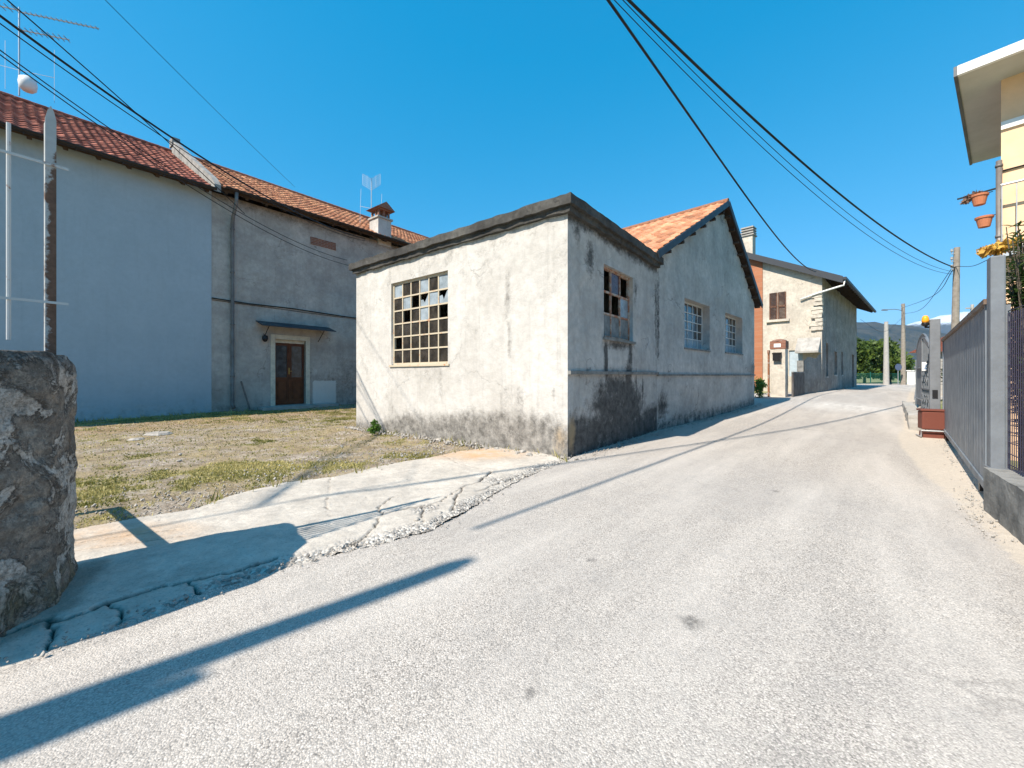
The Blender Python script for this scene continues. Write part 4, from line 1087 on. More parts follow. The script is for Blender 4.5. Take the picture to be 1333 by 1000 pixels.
# antennas on the roofs
def antenna(name, loc, rz, H, label, kind):
    a = empty(name, loc, rz, label, 'antenna')
    MB().tube([(0, 0, 0), (0, 0, H)], .022, 8).build('mast', MAT['alu'], a)
    if kind == 'yagi':
        for (z, L_, n, dirn, el) in ((H - .15, 2.1, 16, 1, .16), (H - .75, 1.3, 9, 1, .3), (H - .1, .9, 5, -1, .35)):
            m = MB(); m.bar((0, 0, z), (dirn * L_, 0, z - .0), .02, .03)
            for k in range(n): x = dirn * L_ * (k + .5) / n; m.tube([(x, -el / 2, z + .01), (x, el / 2, z + .01)], .012, 5)
            m.build('antenna_boom', MAT['greypaint'], a)
        m = MB(); m.tube([(0, 0, H - 2.1), (-.9, 0, H - 2.0)], .008, 5); m.tube([(0, 0, H - 2.1), (.9, 0, H - 2.15)], .008, 5)
        m.tube([(.9, 0, H - 3), (.9, 0, H - 1.2)], .006, 5); m.tube([(-.35, 0, H - 2.8), (-.35, 0, H - 1.2)], .006, 5); m.build('side_rods', MAT['alu'], a)
        m = MB(); m.lathe((.28, -.1, .12), [(.02, .0), (.13, .02), (.20, .10), (.22, .26), (.2, .42), (.12, .48), (.02, .5)], 18); m.tube([(0, 0, .3), (.12, -.05, .3)], .015, 6)
        m.build('white_dome_dish', MAT['white'], a, smooth=True)
    else:
        m = MB()
        for sg in (-1, 1):
            for k in range(6):
                z = H - .3 + k * .1
                m.tube([(0, 0, z - .1), (sg * .42, 0, z + .16)], .008, 5)
            m.tube([(0, 0, H - .42), (0, 0, H + .18)], .012, 5); m.tube([(sg * .42, 0, H - .14), (sg * .42, 0, H + .36)], .008, 5); m.tube([(sg * .21, 0, H - .28), (sg * .21, 0, H + .3)], .006, 5)
        m.tube([(0, 0, H * .45), (-.55, 0, H * .5)], .01, 5); m.tube([(-.55, 0, H * .15), (-.5, 0, H * .85)], .008, 5); m.tube([(.45, 0, H * .25), (.5, 0, H * .75)], .008, 5); m.tube([(0, 0, H * .3), (.45, 0, H * .3)], .008, 5)
        m.build('panel_grid', MAT['alu'], a)
    return a
pt = LH + U * -6.6 + Vector((-.784, .621, 0)) * 4.9; 
antenna('roof_antenna', (pt.x, pt.y, 10.6), R(18), 2.95, 'tall television antenna mast with white dish standing on the dark red ridge', 'yagi')
pt = LH + U * 4.0 + Vector((-.784, .621, 0)) * .9
antenna('roof_antenna', (pt.x, pt.y, 8.2), 0, 2.35, 'butterfly shaped grid antenna on a thin mast behind the roof chimney', 'grid')

# ------------------------------------------------------------------ far stone house
fh = empty('far_house', (C2.x, C2.y, .3), ANG2, 'cream and grey farmhouse up the road with dark sheet roof and brown shutters', 'house')
FZ = 6.55
FL = 15.0
def mask_ff(s, z): return (max(0, min(1, (z - (6.1 + .5 * s)) / .6)) * .2 + blob(s, z, 1.0, 3.2, .9, .4) * .3, 0)
wall('front_wall', lambda s, z, o: (-o, s, z), 2.95, lambda s: FZ + .5 * s, [(.9, 1.58, .9, 2.45)], MAT['far_front'], fh, mask_ff, zsplit=FZ, step=.12, amp=.03, depth=.1)
wall('brick_wall', lambda s, z, o: (-.05 - o, 2.95 + s, z), 7.0, lambda s: FZ + .5 * (2.95 + s) if s < 2.05 else FZ + 2.5 - .5 * (s - 2.05), [], MAT['brick'], fh, None, zsplit=FZ, step=.4, amp=0)
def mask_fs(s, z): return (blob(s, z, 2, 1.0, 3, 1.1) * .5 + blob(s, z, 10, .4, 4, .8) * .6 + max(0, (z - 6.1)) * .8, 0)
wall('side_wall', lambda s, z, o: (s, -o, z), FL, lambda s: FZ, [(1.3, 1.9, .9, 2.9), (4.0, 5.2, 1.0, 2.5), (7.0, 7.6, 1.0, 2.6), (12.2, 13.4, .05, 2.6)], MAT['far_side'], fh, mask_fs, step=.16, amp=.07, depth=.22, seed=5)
MB().b(.25, FL, .25, 10, -.3, FZ).b(.11, .25, .25, 2.95, -.2, FZ - .2).b(FL - .02, FL, .02, 10, -.3, FZ - .02).build('inner_walls', MAT['dconc'], fh)
m = MB()
for (a, b, c, d) in ((1.3, 1.9, .9, 2.9), (4.0, 5.2, 1.0, 2.5), (7.0, 7.6, 1.0, 2.6)):
    mm = MB(); mm.b(a, b, .19, .22, c, d); wq = mm.build('window', MAT['black'], fh)
    f = MB(); f.b(a, a + .08, .12, .19, c, d); f.b(b - .08, b, .12, .19, c, d); f.b(a + .08, b - .08, .12, .19, d - .08, d); f.b(a - .05, b + .05, -.03, .1, c - .09, c); f.build('frame', MAT['conc'], wq)
MB().b(12.2, 13.4, .17, .22, .05, 2.6).build('garage_door', MAT['pipe'], fh)
MB().b(.08, .11, .9, 1.58, .9, 2.45).build('side_panel', simple('pale_blue_panel', (.42, .50, .56), .7), fh)  # pale bluish panel set into the front wall opening
st = empty('window', (0, 0, 0)); st.parent = fh
m = MB()
for (a, b) in ((1.72, 2.14), (2.17, 2.59)):
    m.b(-.05, -.01, a, a + .05, 4.38, 6.0); m.b(-.05, -.01, b - .05, b, 4.38, 6.0)
    z = 4.38
    while z < 5.98: m.box((-.035, (a + b) / 2, z + .03), (.045, b - a - .1, .018), ry=R(35)); z += .075
    m.b(-.05, -.01, a, b, 5.12, 5.2)
m.build('shutters', MAT['shutter'], st)
MB().b(-.14, 0, 1.55, 2.75, 4.22, 4.36).build('window_sill', MAT['far_front'], st)
# rough quoin stones and sloping hood at the corner
m = MB(); q = random.Random(5)
for k in range(9):
    z = 3.55 + k * .235; L_ = q.uniform(.3, .62)
    rough_box(m, -q.uniform(.05, .14), .3, -q.uniform(.01, .05), L_, z, z + .2, amp=.05, st=.12, seed=k)
m.build('corner_stones', MAT['far_front'], fh)
m = MB(); m.add([(-.75, .05, 2.35), (-.75, 1.15, 2.35), (0, 1.15, 3.15), (0, .05, 3.15), (-.75, .05, 2.25), (-.75, 1.15, 2.25), (0, 1.15, 2.25), (0, .05, 2.25)], [(0, 1, 2, 3), (0, 3, 7, 4), (1, 0, 4, 5), (2, 1, 5, 6), (4, 7, 6, 5)])
m.build('sloping_hood', MAT['conc'], fh)
# roof
rf = empty('roof', (0, 0, 0)); rf.parent = fh
x0, x1 = -.35, FL + 1.4; ye = -.95; ze = FZ + .5 * ye + .28
for sg, nm in ((1, 'roof_sheet'), (-1, 'roof_sheet')):
    def T(x, v, h, sg=sg): 
        y = ye + v if sg > 0 else 10 - ye - v
        return (x, y, ze + .5 * v + h)
    m = MB(); L_ = 5 - ye
    vs = [T(x0, 0, 0), T(x1, 0, 0), T(x1, L_, 0), T(x0, L_, 0), T(x0, 0, -.1), T(x1, 0, -.1), T(x1, L_, -.1), T(x0, L_, -.1)]
    m.add(vs, [(0, 1, 2, 3), (7, 6, 5, 4), (0, 4, 5, 1), (1, 5, 6, 2), (2, 6, 7, 3), (3, 7, 4, 0)])
    x = x0 + .3
    while x < x1: m.bar(T(x, .02, .02), T(x, L_, .02), .04, .04); x += .5
    m.build(nm, MAT['roofmetal'], rf)
    m = MB(); vs = [T(x0 - .04, -.02, .04), T(x0 - .005, -.02, .04), T(x0 - .005, L_, .04), T(x0 - .04, L_, .04), T(x0 - .04, -.02, -.34), T(x0 - .005, -.02, -.34), T(x0 - .005, L_, -.34), T(x0 - .04, L_, -.34)]
    m.add(vs, [(0, 1, 2, 3), (7, 6, 5, 4), (0, 4, 5, 1), (1, 5, 6, 2), (2, 6, 7, 3), (3, 7, 4, 0)]); m.build('verge_board', MAT['bluemetal'], rf)
    m = MB(); x = x0 + .1
    while x < x1: m.bar(T(x, .02, -.18), T(x, 1.2, -.18), .1, .14); x += .8
    m.build('rafters', MAT['darkwood'], rf)
m = MB(); m.b(x0, x1, ye - .16, ye - .02, ze - .16, ze - .02); m.build('gutter', MAT['bluemetal'], rf)
m = MB(); m.tube([(x0 + .15, ye - .08, ze - .12), (x0 + .1, ye - .05, ze - .45), (-.12, .2, FZ - .9), (-.12, 1.0, FZ - 1.15)], .05, 10); m.build('downpipe', MAT['white'], rf, smooth=True)
cc = empty('chimney', (0, 0, 0)); cc.parent = rf
MB().b(1.2, 1.85, 3.85, 4.5, 8.2, 10.25).build('chimney_stack', MAT['far_front'], cc)
m = MB(); m.b(1.12, 1.93, 3.77, 4.58, 10.25, 10.33)
for k in range(3): m.b(1.15, 1.9, 3.8, 4.55, 10.42 + k * .17, 10.5 + k * .17)
m.b(1.3, 1.75, 3.95, 4.4, 10.33, 10.85); m.build('chimney_cap', MAT['conc'], cc)

# gate pillar with mailbox by the far house
fp = empty('gate_pillar', (11.98, 17.55, float(hgt(11.9, 17.5))), ANG2, 'pale rendered gate pillar with brick top and mailbox before the farmhouse', 'pillar')
m = MB(); rough_box(m, 0, .5, 0, .56, -.2, 2.15, amp=.015, seed=3); m.build('pillar_shaft', MAT['far_front'], fp)
m = MB(); rough_box(m, -.02, .52, -.02, .58, 2.15, 2.5, amp=.015, seed=4); m.lathe((.25, .28, 2.5), [(.3, 0), (.26, .05), (.1, .09)], 12); m.build('brick_top', MAT['oldbrick'], fp)
m = MB(); m.b(-.16, -.02, .14, .44, 1.62, 1.92); m.box((-.09, .29, 1.95), (.17, .34, .05), ry=R(-12)); m.build('mailbox', MAT['black'], fp)
m = MB(); m.b(-.035, -.025, .16, .42, 2.22, 2.38); m.build('name_plate', MAT['white'], fp)
m = MB(); m.bar((.05, .64, -.1), (.05, .64, 2.1), .07, .07); m.b(-.02, .12, .6, .68, 1.95, 2.1); m.build('iron_post', MAT['rust'], fp)
m = MB()
gp0, gp1 = Vector((12.4, 17.7, .27)), Vector((14.3, 19.6, .28)); dd = (gp1 - gp0); n_ = 26; nn = Vector((dd.y, -dd.x, 0)).normalized()
vs = []
for i in range(n_ * 2 + 1):
    p = gp0 + dd * i / (n_ * 2) + nn * (.03 if i % 2 else -.03); vs += [(p.x, p.y, .1), (p.x, p.y, 1.38)]
m.add(vs, [(2 * i, 2 * i + 2, 2 * i + 3, 2 * i + 1) for i in range(n_ * 2)]); m.bar(gp0 + Vector((0, 0, 1.12)), gp1 + Vector((0, 0, 1.12)), .06, .05)
o = m.build('corrugated_gate', MAT['pipe']); tag(o, 'low grey corrugated gate panel between mailbox pillar and farmhouse', 'gate')
sm_ = o.modifiers.new('s', 'SOLIDIFY'); sm_.thickness = .01
gw = empty('garden_wall', (14.35, 19.65, .25), math.atan2(22.75 - 19.65, 17.6 - 14.35), 'rough grey garden wall joining corrugated gate to the farmhouse corner', 'wall')
wall('wall_face', lambda s, z, o: (s, -o, z), 4.45, lambda s: 1.75 + .25 * math.sin(s * 1.7) * .4 + .1 * s, [], MAT['far_side'], gw, lambda s, z: (.4 if z < .8 else .2, 0), step=.12, amp=.05, zsplit=1.5)
MB().b(0, 4.45, .03, .3, -.3, 1.74).build('wall_core', MAT['dconc'], gw)
# shrub in the gap beside the gabled workshop
def bush(name, x, y, h, wd, label, mat, n, seed, leaf=.06, group=None):
    t = empty(name, (x, y, float(hgt(x, y)) - .03), 0, label, 'shrub', group); r = random.Random(seed); m = MB(); cs = []
    for k in range(9):
        a = r.uniform(0, 6.28); rr_ = r.uniform(0, wd * .32); z = r.uniform(.25, .85) * h
        cs.append((math.cos(a) * rr_, math.sin(a) * rr_, z, wd * r.uniform(.16, .3))); m.tube([(0, 0, 0), (cs[-1][0] * .4, cs[-1][1] * .4, z * .5), cs[-1][:3]], .012, 5, .005)
    m.build('stem', MAT['bark'], t); leaves('foliage', cs, mat, t, n, leaf, (1, 1, h / wd if h < wd else 1), seed, shell=.25); return t
bush('yellow_green_shrub', 10.9, 17.6, .9, .8, 'small yellow green shrub in the gap before the brick wall', MAT['weed'], 700, 3)

# ------------------------------------------------------------------ stone pillar and railing at the left
sp = empty('stone_gate_pillar', (-2.9, 1.9, 0), 0, 'thick weathered stone pillar at the left edge beside the road', 'pillar')
poly = [(-2.77, 2.56), (-2.44, 2.14), (-2.42, 1.62), (-2.85, 1.15), (-3.35, .95), (-3.75, 1.45), (-3.25, 2.3)]
def resamp(poly, n):
    P_ = [Vector(p) for p in poly]; L_ = [(P_[i] - P_[(i + 1) % len(P_)]).length for i in range(len(P_))]; tot = sum(L_); out = []
    for k in range(n):
        d = tot * k / n; i = 0
        while d > L_[i]: d -= L_[i]; i += 1
        out.append(P_[i].lerp(P_[(i + 1) % len(P_)], d / L_[i]))
    for _ in range(14): out = [(out[i - 1] + out[i] * 2 + out[(i + 1) % n]) / 4 for i in range(n)]
    return out
rs = resamp(poly, 260); cxy = Vector((-2.9, 1.9)); V = []; NZ = 120; ZT = 1.375
for j in range(NZ + 9):
    if j <= NZ: z = -.15 + (ZT + .15) * j / NZ; sc = 1.0
    else: z = ZT; sc = 1 - (j - NZ) / 9.0
    tp = max(0, z - (ZT - .09)) / .09
    for p in rs:
        d = p - cxy; f = sc * (1 - .055 * tp * tp - .012 * z) ; f *= 1 + (.05 * max(0, .3 - z))
        q = cxy + d * f
        if sc == 1.0 or sc > .3:
            o_ = fbm(q.x, q.y, z, 2.2, 5) * .045 + fbm(q.x + 5, q.y, z, 14, 4) * .012 + fbm(q.x, q.y, z + 7, 9, 3) * .02
            rdg = abs(fbm(q.x + 3, q.y, z * 1.3, 3.2, 3)); o_ -= max(0, .03 - rdg) * .35
            q = q + d.normalized() * o_ * (1 if sc == 1.0 else 0)
        zz = z + (fbm(q.x, q.y, 4, 5, 3) * .02 if j >= NZ - 2 else 0)
        V.append((q.x + 2.9, q.y - 1.9, zz))
n = len(rs); rowsN = NZ + 9
Fa = [(j * n + i, j * n + (i + 1) % n, (j + 1) * n + (i + 1) % n, (j + 1) * n + i) for j in range(rowsN - 1) for i in range(n)]
mesh_np('pillar_body', V, Fa, MAT['stone'], sp, smooth=True)
top = MB(); top.prism([((cxy + (p - cxy) * .5).x + 2.9, (cxy + (p - cxy) * .5).y - 1.9) for p in rs[::3]], ZT - .1, ZT - .004); top.build('pillar_top', MAT['stone'], sp)

def post_mat():
    m = MT('post_paint_rusting'); z = m.sep()[2]; x = m.sep()[0]
    mr = m.n('ShaderNodeMapRange'); m.l(z, mr.inputs[0]); mr.inputs[1].default_value = 1.25; mr.inputs[2].default_value = 1.0
    k = m.math('ADD', m.math('MULTIPLY', mr.outputs[0], .32), m.noise(9, 7, .75))
    k = m.math('SUBTRACT', k, m.math('MULTIPLY', x, 6.0))
    k = m.ramp(k, [(.68, 0.), (.76, 1.)])
    m.col(m.mix(k, m.mix(m.noise(20, 5), (.46, .47, .47), (.28, .29, .29)), m.mix(m.noise(35, 5), (.05, .028, .02), (.20, .12, .085)))).rough(.8).bump(k, .4, -.003)
    return m.m
rl = empty('iron_railing', (-2.72, 2.36, 1.36), R(-125), 'white rusting iron railing with pointed flat post on the stone pillar', 'railing')
m = MB(); hw = .022; vs = []
for y in (-.004, .004):
    vs += [(-hw, y, -.05), (hw, y, -.05), (hw, y, 1.40), (hw * .55, y, 1.45), (0, y, 1.48), (-hw * .55, y, 1.45), (-hw, y, 1.40)]
m.add(vs, [tuple(range(6, -1, -1)), tuple(range(7, 14))] + [(i, (i + 1) % 7, 7 + (i + 1) % 7, 7 + i) for i in range(7)])
m.b(.014, .022, -.045, -.005, -.05, 1.38)
o = m.build('flat_post', post_mat(), rl)
for k in range(7):
    x = .155 * (k + 1)
    MB().tube([(x, 0, .09), (x, 0, 1.30)], .009, 8).build('bar', MAT['whiterust'], rl)
MB().bar((-.07, .012, .32), (1.6, .012, .32), .007, .014).build('rail', MAT['whiterust'], rl)
MB().bar((-.07, .012, 1.13), (1.6, .012, 1.13), .007, .014).build('rail', MAT['whiterust'], rl)
# horizontal gate rail hidden behind the pillar: its shadow lies on the apron
m = MB(); m.bar((-2.95, 2.40, .72), (-4.3, 3.36, .72), .05, .07); m.bar((-4.28, 3.34, -.05), (-4.28, 3.34, .75), .07, .07)
tag(m.build('gate_rail', MAT['rust']), 'rusty horizontal gate rail behind the left stone pillar casting a diagonal shadow', 'rail')

# ------------------------------------------------------------------ right side: gate, wall, fence
uL = Vector((4.5, 3.8, 0)); gd = Vector((9.02 - 4.5, 8.45 - 3.8, 0)); GAN = math.atan2(gd.y, gd.x)
lw = empty('low_concrete_wall', (4.38, 3.72, 0), ANG + math.pi, 'low dark concrete wall at the right edge carrying the mesh fence', 'wall')
m = MB(); rough_box(m, 0, 4.2, -.0, .35, -.2, .40, amp=.018, seed=2, st=.07)
o = m.build('wall_body', MAT['dconc'], lw)
# the local y of this frame points away from the road
gpil = empty('gate_post', (4.445, 3.735, .39), ANG, 'tall smooth grey steel post at the near end of the sliding gate', 'gate post')
m = MB(); m.b(-.06, .06, -.095, .0, 0, 1.96); m.build('post_shaft', MAT['greypaint'], gpil, bevel=.012)
m = MB(); m.b(-.075, .075, -.11, .015, -.02, 0.015); m.build('base_plate', MAT['greypaint'], gpil)
sg = empty('sliding_gate', (4.57, 3.82, 0), math.atan2(8.2 - 3.82, 8.85 - 4.57), 'long blue grey sliding gate of vertical metal boards with brown top rail', 'gate')
GLn = math.hypot(8.85 - 4.57, 8.2 - 3.82) - .35
m = MB(); x = .05; k = 0
while x < GLn - .02:
    w_ = min(.23, GLn - x); m.b(x + .007, x + w_ - .007, -.024 + (.007 if k % 2 else 0), .02, .20, 1.93); m.b(x - .007, x + .007, -.004, .01, .20, 1.93); x += .23; k += 1
m.build('boards', MAT['gatepaint'], sg)
m = MB(); m.b(0, GLn + .05, -.035, .035, .14, .21); m.b(GLn, GLn + .05, -.035, .035, .21, 1.93); m.b(0, .05, -.035, .035, .21, 1.93); m.build('gate_frame', MAT['gatepaint'], sg)
m = MB(); m.b(-.05, GLn + .09, -.05, .05, 1.93, 1.98)
x = .2
while x < GLn: m.b(x, x + .012, -.006, .006, 1.98, 2.03); x += .25
m.build('top_rail', simple('brown_rail', (.16, .105, .075), .7, c2=(.22, .2, .18)), sg)
for x in (.6, GLn - .5):
    m = MB(); m.tube([(x, -.02, .08), (x, .02, .08)], .06, 14); m.build('wheel', MAT['black'], sg)
m = MB(); p0 = Vector((4.9, 3.95, .02)); p1 = Vector((9.0, 8.22, .02)); m.bar(p0, p1, .05, .03)
tag(m.build('gate_track', rusty('rusty_track', (.35, .2, .1), (.3, .13, .06), amt=(.4, .6))), 'rusty steel ground track under the sliding gate', 'track')
fpz = float(hgt(9.05, 8.5))
fpst = empty('gate_post', (8.98, 8.5, fpz), GAN, 'grey gate post with amber warning lamp behind the brown box', 'gate post')
m = MB(); m.b(-.08, .08, -.08, .08, -.05, 2.42); m.build('post_shaft', MAT['greypaint'], fpst, bevel=.01)
MB().b(-.098, -.081, -.04, .04, .75, .92).build('photocell', MAT['black'], fpst)
lp = empty('warning_lamp', (8.80, 8.52, 2.28), 0, 'amber flashing warning lamp on a black bracket at the far gate post', 'lamp')
m = MB(); m.tube([(.12, 0, 0), (.0, 0, .0), (0, 0, .04)], .02, 8); m.lathe((0, 0, .02), [(.03, 0), (.06, .02), (.065, .06), (.06, .07)], 14); m.build('lamp_base', MAT['black'], lp)
m = MB(); m.lathe((0, 0, .09), [(.055, 0), (.06, .05), (.055, .11), (.035, .15), (.01, .16)], 16); m.build('lamp_lens', MAT['orange'], lp, smooth=True)
# brown box on the track
bxz = float(hgt(8.3, 7.8)); bb = empty('brown_metal_box', (8.42, 7.98, bxz), R(-32), 'brown metal chest with grey tubular frame at the far end of the gate', 'box')
m = MB(); m.b(-.21, .21, -.14, .14, .17, .53); m.build('chest', MAT['brownpaint'], bb, bevel=.02)
m = MB(); m.b(-.225, .225, -.155, .155, .535, .57); m.build('lid', MAT['brownpaint'], bb, bevel=.008)
m = MB(); m.b(-.19, .19, -.12, .12, .0, .12); m.build('plinth', MAT['brownpaint'], bb)
m = MB(); m.tube([(-.23, -.17, .03), (-.23, -.17, .15), (.23, -.17, .15), (.23, -.17, .03)], .014, 8); m.tube([(-.23, -.17, .03), (-.23, .12, .03)], .014, 8); m.tube([(.23, -.17, .03), (.23, .12, .03)], .014, 8); m.build('tube_frame', MAT['alu'], bb)
# pedestrian gate with scrolls
pg = empty('wrought_iron_gate', (9.15, 8.72, fpz), math.atan2(9.62 - 8.72, 9.86 - 9.15), 'scrolled wrought iron garden gate carrying a small white sign', 'gate')
PGL = math.hypot(.71, .90)
m = MB(); m.b(0, .03, -.015, .015, .12, 1.75); m.b(PGL - .03, PGL, -.015, .015, .12, 2.1); m.b(.03, PGL - .03, -.015, .015, .12, .16); m.b(.03, PGL - .03, -.015, .015, .9, .93)
m.tube([(0, 0, 1.75), (PGL * .3, 0, 1.95), (PGL * .65, 0, 2.1), (PGL, 0, 2.12)], .015, 6); m.build('gate_frame', MAT['greypaint'], pg)
for k in range(1, 9):
    x = PGL * k / 9; MB().tube([(x, 0, .16), (x, 0, 1.72 + .35 * k / 9)], .008, 6).build('bar', MAT['greypaint'], pg)
m = MB()
for k in range(4):
    for j, z in enumerate((.4, .68, 1.15, 1.45)):
        x = PGL * (k + .5) / 4; pts = []
        for a in range(22): th = a * .42; r_ = .02 + .0045 * a; pts.append((x + (1 if (k + j) % 2 else -1) * r_ * math.cos(th), .012, z + r_ * math.sin(th)))
        m.tube(pts, .006, 5)
m.build('scrolls', MAT['greypaint'], pg)
sn = empty('small_sign', (9.56, 9.2, 1.46), R(-38), 'small square white sign with dark blue symbol on the iron gate', 'sign')
MB().b(-.1, .1, -.012, -.004, -.1, .1).build('sign_plate', MAT['white'], sn)
m = MB(); m.tube([(-.05, -.016, -.02), (-.01, -.016, .04), (.03, -.016, .0), (.065, -.016, .02)], .01, 6); m.b(-.06, .05, -.018, -.013, -.06, -.04); m.lathe((-.03, -.016, .04), [(.018, -.004), (.018, .004)], 10); m.build('symbol', MAT['glassbeacon'], sn)
# curved topped fence panels on their own low wall
cf = empty('curved_fence', (9.88, 9.62, float(hgt(9.9, 9.6))), math.atan2(2.5, 2.2), 'grey slatted fence with arched top on a low stone base by the road', 'fence')
CFL = 3.1
cfb = empty('stone_kerb_wall', (8.95, 8.85, float(hgt(9, 9))), math.atan2(12.3 - 8.85, 12.2 - 8.95), 'low crumbling stone base wall along the road beneath the grey arched fence', 'wall')
m = MB(); rough_box(m, 0, 6.5, -.12, .12, -.2, .34, amp=.05, seed=12, st=.12); m.build('wall_body', MAT['conc'], cfb)
m = MB(); x = 0
while x < CFL - .1:
    t = x / CFL; zt = 1.75 + .42 * math.sin(math.pi * min(1, t * 1.0)) ** .7 if t < .95 else 1.75
    m.b(x, x + .10, -.12, -.10, .34 if t > .1 else .2, zt + .1); x += .112
m.build('slats', MAT['greypaint'], cf)
pts = [(CFL * k / 16, -.11, 1.85 + .42 * math.sin(math.pi * k / 16) ** .7 + .02) for k in range(17)]
m = MB(); m.tube(pts, .022, 8); m.tube([(0, -.08, .55), (CFL, -.08, .55)], .018, 6); m.tube([(0, -.08, 1.4), (CFL, -.08, 1.4)], .018, 6); m.build('frame', MAT['greypaint'], cf)
# fence on from there, plain
ff = empty('plain_fence', (12.6, 12.5, float(hgt(12.6, 12.5))), math.atan2(16, 16.2), 'plain grey fence continuing up the road beyond the arched fence', 'fence')
m = MB(); x = 0
while x < 12: m.b(x, x + .09, -.02, .0, .1, 1.55); x += .13
m.build('slats', MAT['greypaint'], ff)
m = MB(); m.b(0, 12, .0, .03, .3, .35); m.b(0, 12, 0, .03, 1.3, 1.35); m.build('rails', MAT['greypaint'], ff)
# mesh fence at the right edge
mf = empty('mesh_fence', (4.54, 3.67, .40), ANG + math.pi, 'dark wire mesh fence panel on the low wall at the right edge', 'fence')
m = MB()
for k in range(27):
    x = .03 + .05 * k; m.tube([(x, 0.0, 0), (x, 0.0, 1.42)], .004, 6)
for k in range(15): z = .04 + k * .1; m.tube([(0, .005, z), (1.35, .005, z)], .004, 6)
m.build('wire_mesh', simple('dark_mesh', (.06, .055, .09), .5, .3), mf)
for x in (-.01, 1.36): MB().b(x - .02, x + .02, -.02, .02, -.02, 1.5).build('fence_post', MAT['greypaint'], mf)
# oleander behind the fence
ol = empty('oleander_bush', (4.95, 3.93, 0), 0, 'oleander with long dark green leaves behind the mesh fence at right', 'shrub')
m = MB(); q = random.Random(4); V = []; Fa = []; tone = []
for k in range(130):
    bx_, by_ = q.uniform(.0, .2), q.uniform(-.2, .0); tx, ty, tz = q.uniform(-.32, .08), q.uniform(-.15, .3), q.uniform(1.3, 2.75)
    P0, P1, P2 = Vector((bx_, by_, .1)), Vector((bx_ + tx * .4, by_ + ty * .4, tz * .6)), Vector((bx_ + tx, by_ + ty, tz))
    if any(((4.95 + e.x) - 4.57) * .715 - ((3.93 + e.y) - 3.82) * .699 < .09 for e in (P1, P2)): continue
    m.tube([P0, P1, P2], .010, 5, .004)
    for i in range(40):
        t = q.uniform(.3, 1); p = (P1.lerp(P2, (t - .5) * 2) if t > .5 else P0.lerp(P1, t * 2)); a = q.uniform(0, 6.28)
        d = Vector((math.cos(a), math.sin(a), q.uniform(-.25, .7))).normalized(); L_ = q.uniform(.10, .17); s = d.cross(Vector((0, 0, 1))).normalized() * .0135; n_ = len(V)
        dr_ = Vector((0, 0, -.02))
        if any(((4.95 + e.x) - 4.57) * .715 - ((3.93 + e.y) - 3.82) * .699 < .07 for e in (p, p + d * L_)): continue
        V += [tuple(p), tuple(p + d * L_ * .5 + s), tuple(p + d * L_ + dr_), tuple(p + d * L_ * .5 - s)]; Fa.append((n_, n_ + 1, n_ + 2, n_ + 3)); tone.append(q.random())
m.build('stems', MAT['bark'], ol)
mesh_np('foliage', V, Fa, MAT['oleander'], ol, fattrs={'tone': tone})
dp = empty('dried_flower_bush', (4.98, 4.12, 2.05), 0, 'yellow withered flower heads sticking out above the near gate post', 'plant')
leaves('foliage', [(0, 0, .5, .11), (.1, .02, .54, .09), (-.1, .0, .48, .07), (.18, 0, .56, .07)], MAT['dry'], dp, 520, .035, (1, 1, .6), 5, shell=.1)
MB().tube([(.1, 0, -2.0), (.05, 0, -.5), (0, 0, .5)], .012, 6).build('stem', MAT['bark'], dp)

# ------------------------------------------------------------------ yellow house
ya = math.atan2(.63, .78); yh = empty('yellow_house', (7.65, 6.26, 0), ya, 'yellow house at the right edge with wide grey soffit and white gutter', 'house')
m = MB(); m.b(0, 3.3, -7, 0, -.2, 5.872); m.build('wall', MAT['yellow'], yh)
MB().b(-.035, 0, -7, .0, 5.08, 5.20).build('string_course', MAT['white'], yh)
rf = empty('roof', (0, 0, 0)); rf.parent = yh
MB().b(-.65, 3.42, -8, .42, 5.87, 5.97).build('soffit', MAT['soffit'], rf)
MB().b(-.71, -.65, -8, .42, 5.86, 6.0).build('gutter', MAT['white'], rf)
MB().b(-.71, 3.42, .42, .46, 5.85, 6.0).build('fascia_board', MAT['roofmetal'], rf)
tiles('tile_slope', lambda a, v, h: (-.62 + v * .95, -8 + a, 5.99 + v * .25 + h), 8.4, 4.2, MAT['tile_red'], rf, .24, .36, seed=9)
m = MB(); m.tube([(-.05, .02, .2), (-.05, .02, 4.6)], .034, 10)
for z in (2.2, 3.4, 4.5): m.tube([(-.05, .02, z), (-.05, .02, z + .04)], .042, 10)
m.build('downpipe', MAT['pipe'], yh, smooth=True)
rg = MB(); rg.tube([(-.25, -3, 4.15), (-.25, .0, 4.15)], .018, 8); rg.tube([(-.25, -3, 3.2), (-.25, 0, 3.2)], .014, 8)
k = -2.95
while k < 0: rg.tube([(-.25, k, 3.2), (-.25, k, 4.15)], .007, 6); k += .14
rg.b(-.32, 0, -3, -.02, 3.05, 3.17)
rg.build('balcony_railing', MAT['alu'], yh)
MB().tube([(-.02, -7, 4.52), (-.02, -3, 4.5), (-.02, .0, 4.44)], .012, 6).build('wall_cable', MAT['cable'], yh)
m = MB(); m.bar((-.02, .03, 4.19), (.02, .46, 4.17), .03, .02); m.build('planter_bracket', MAT['black'], yh)
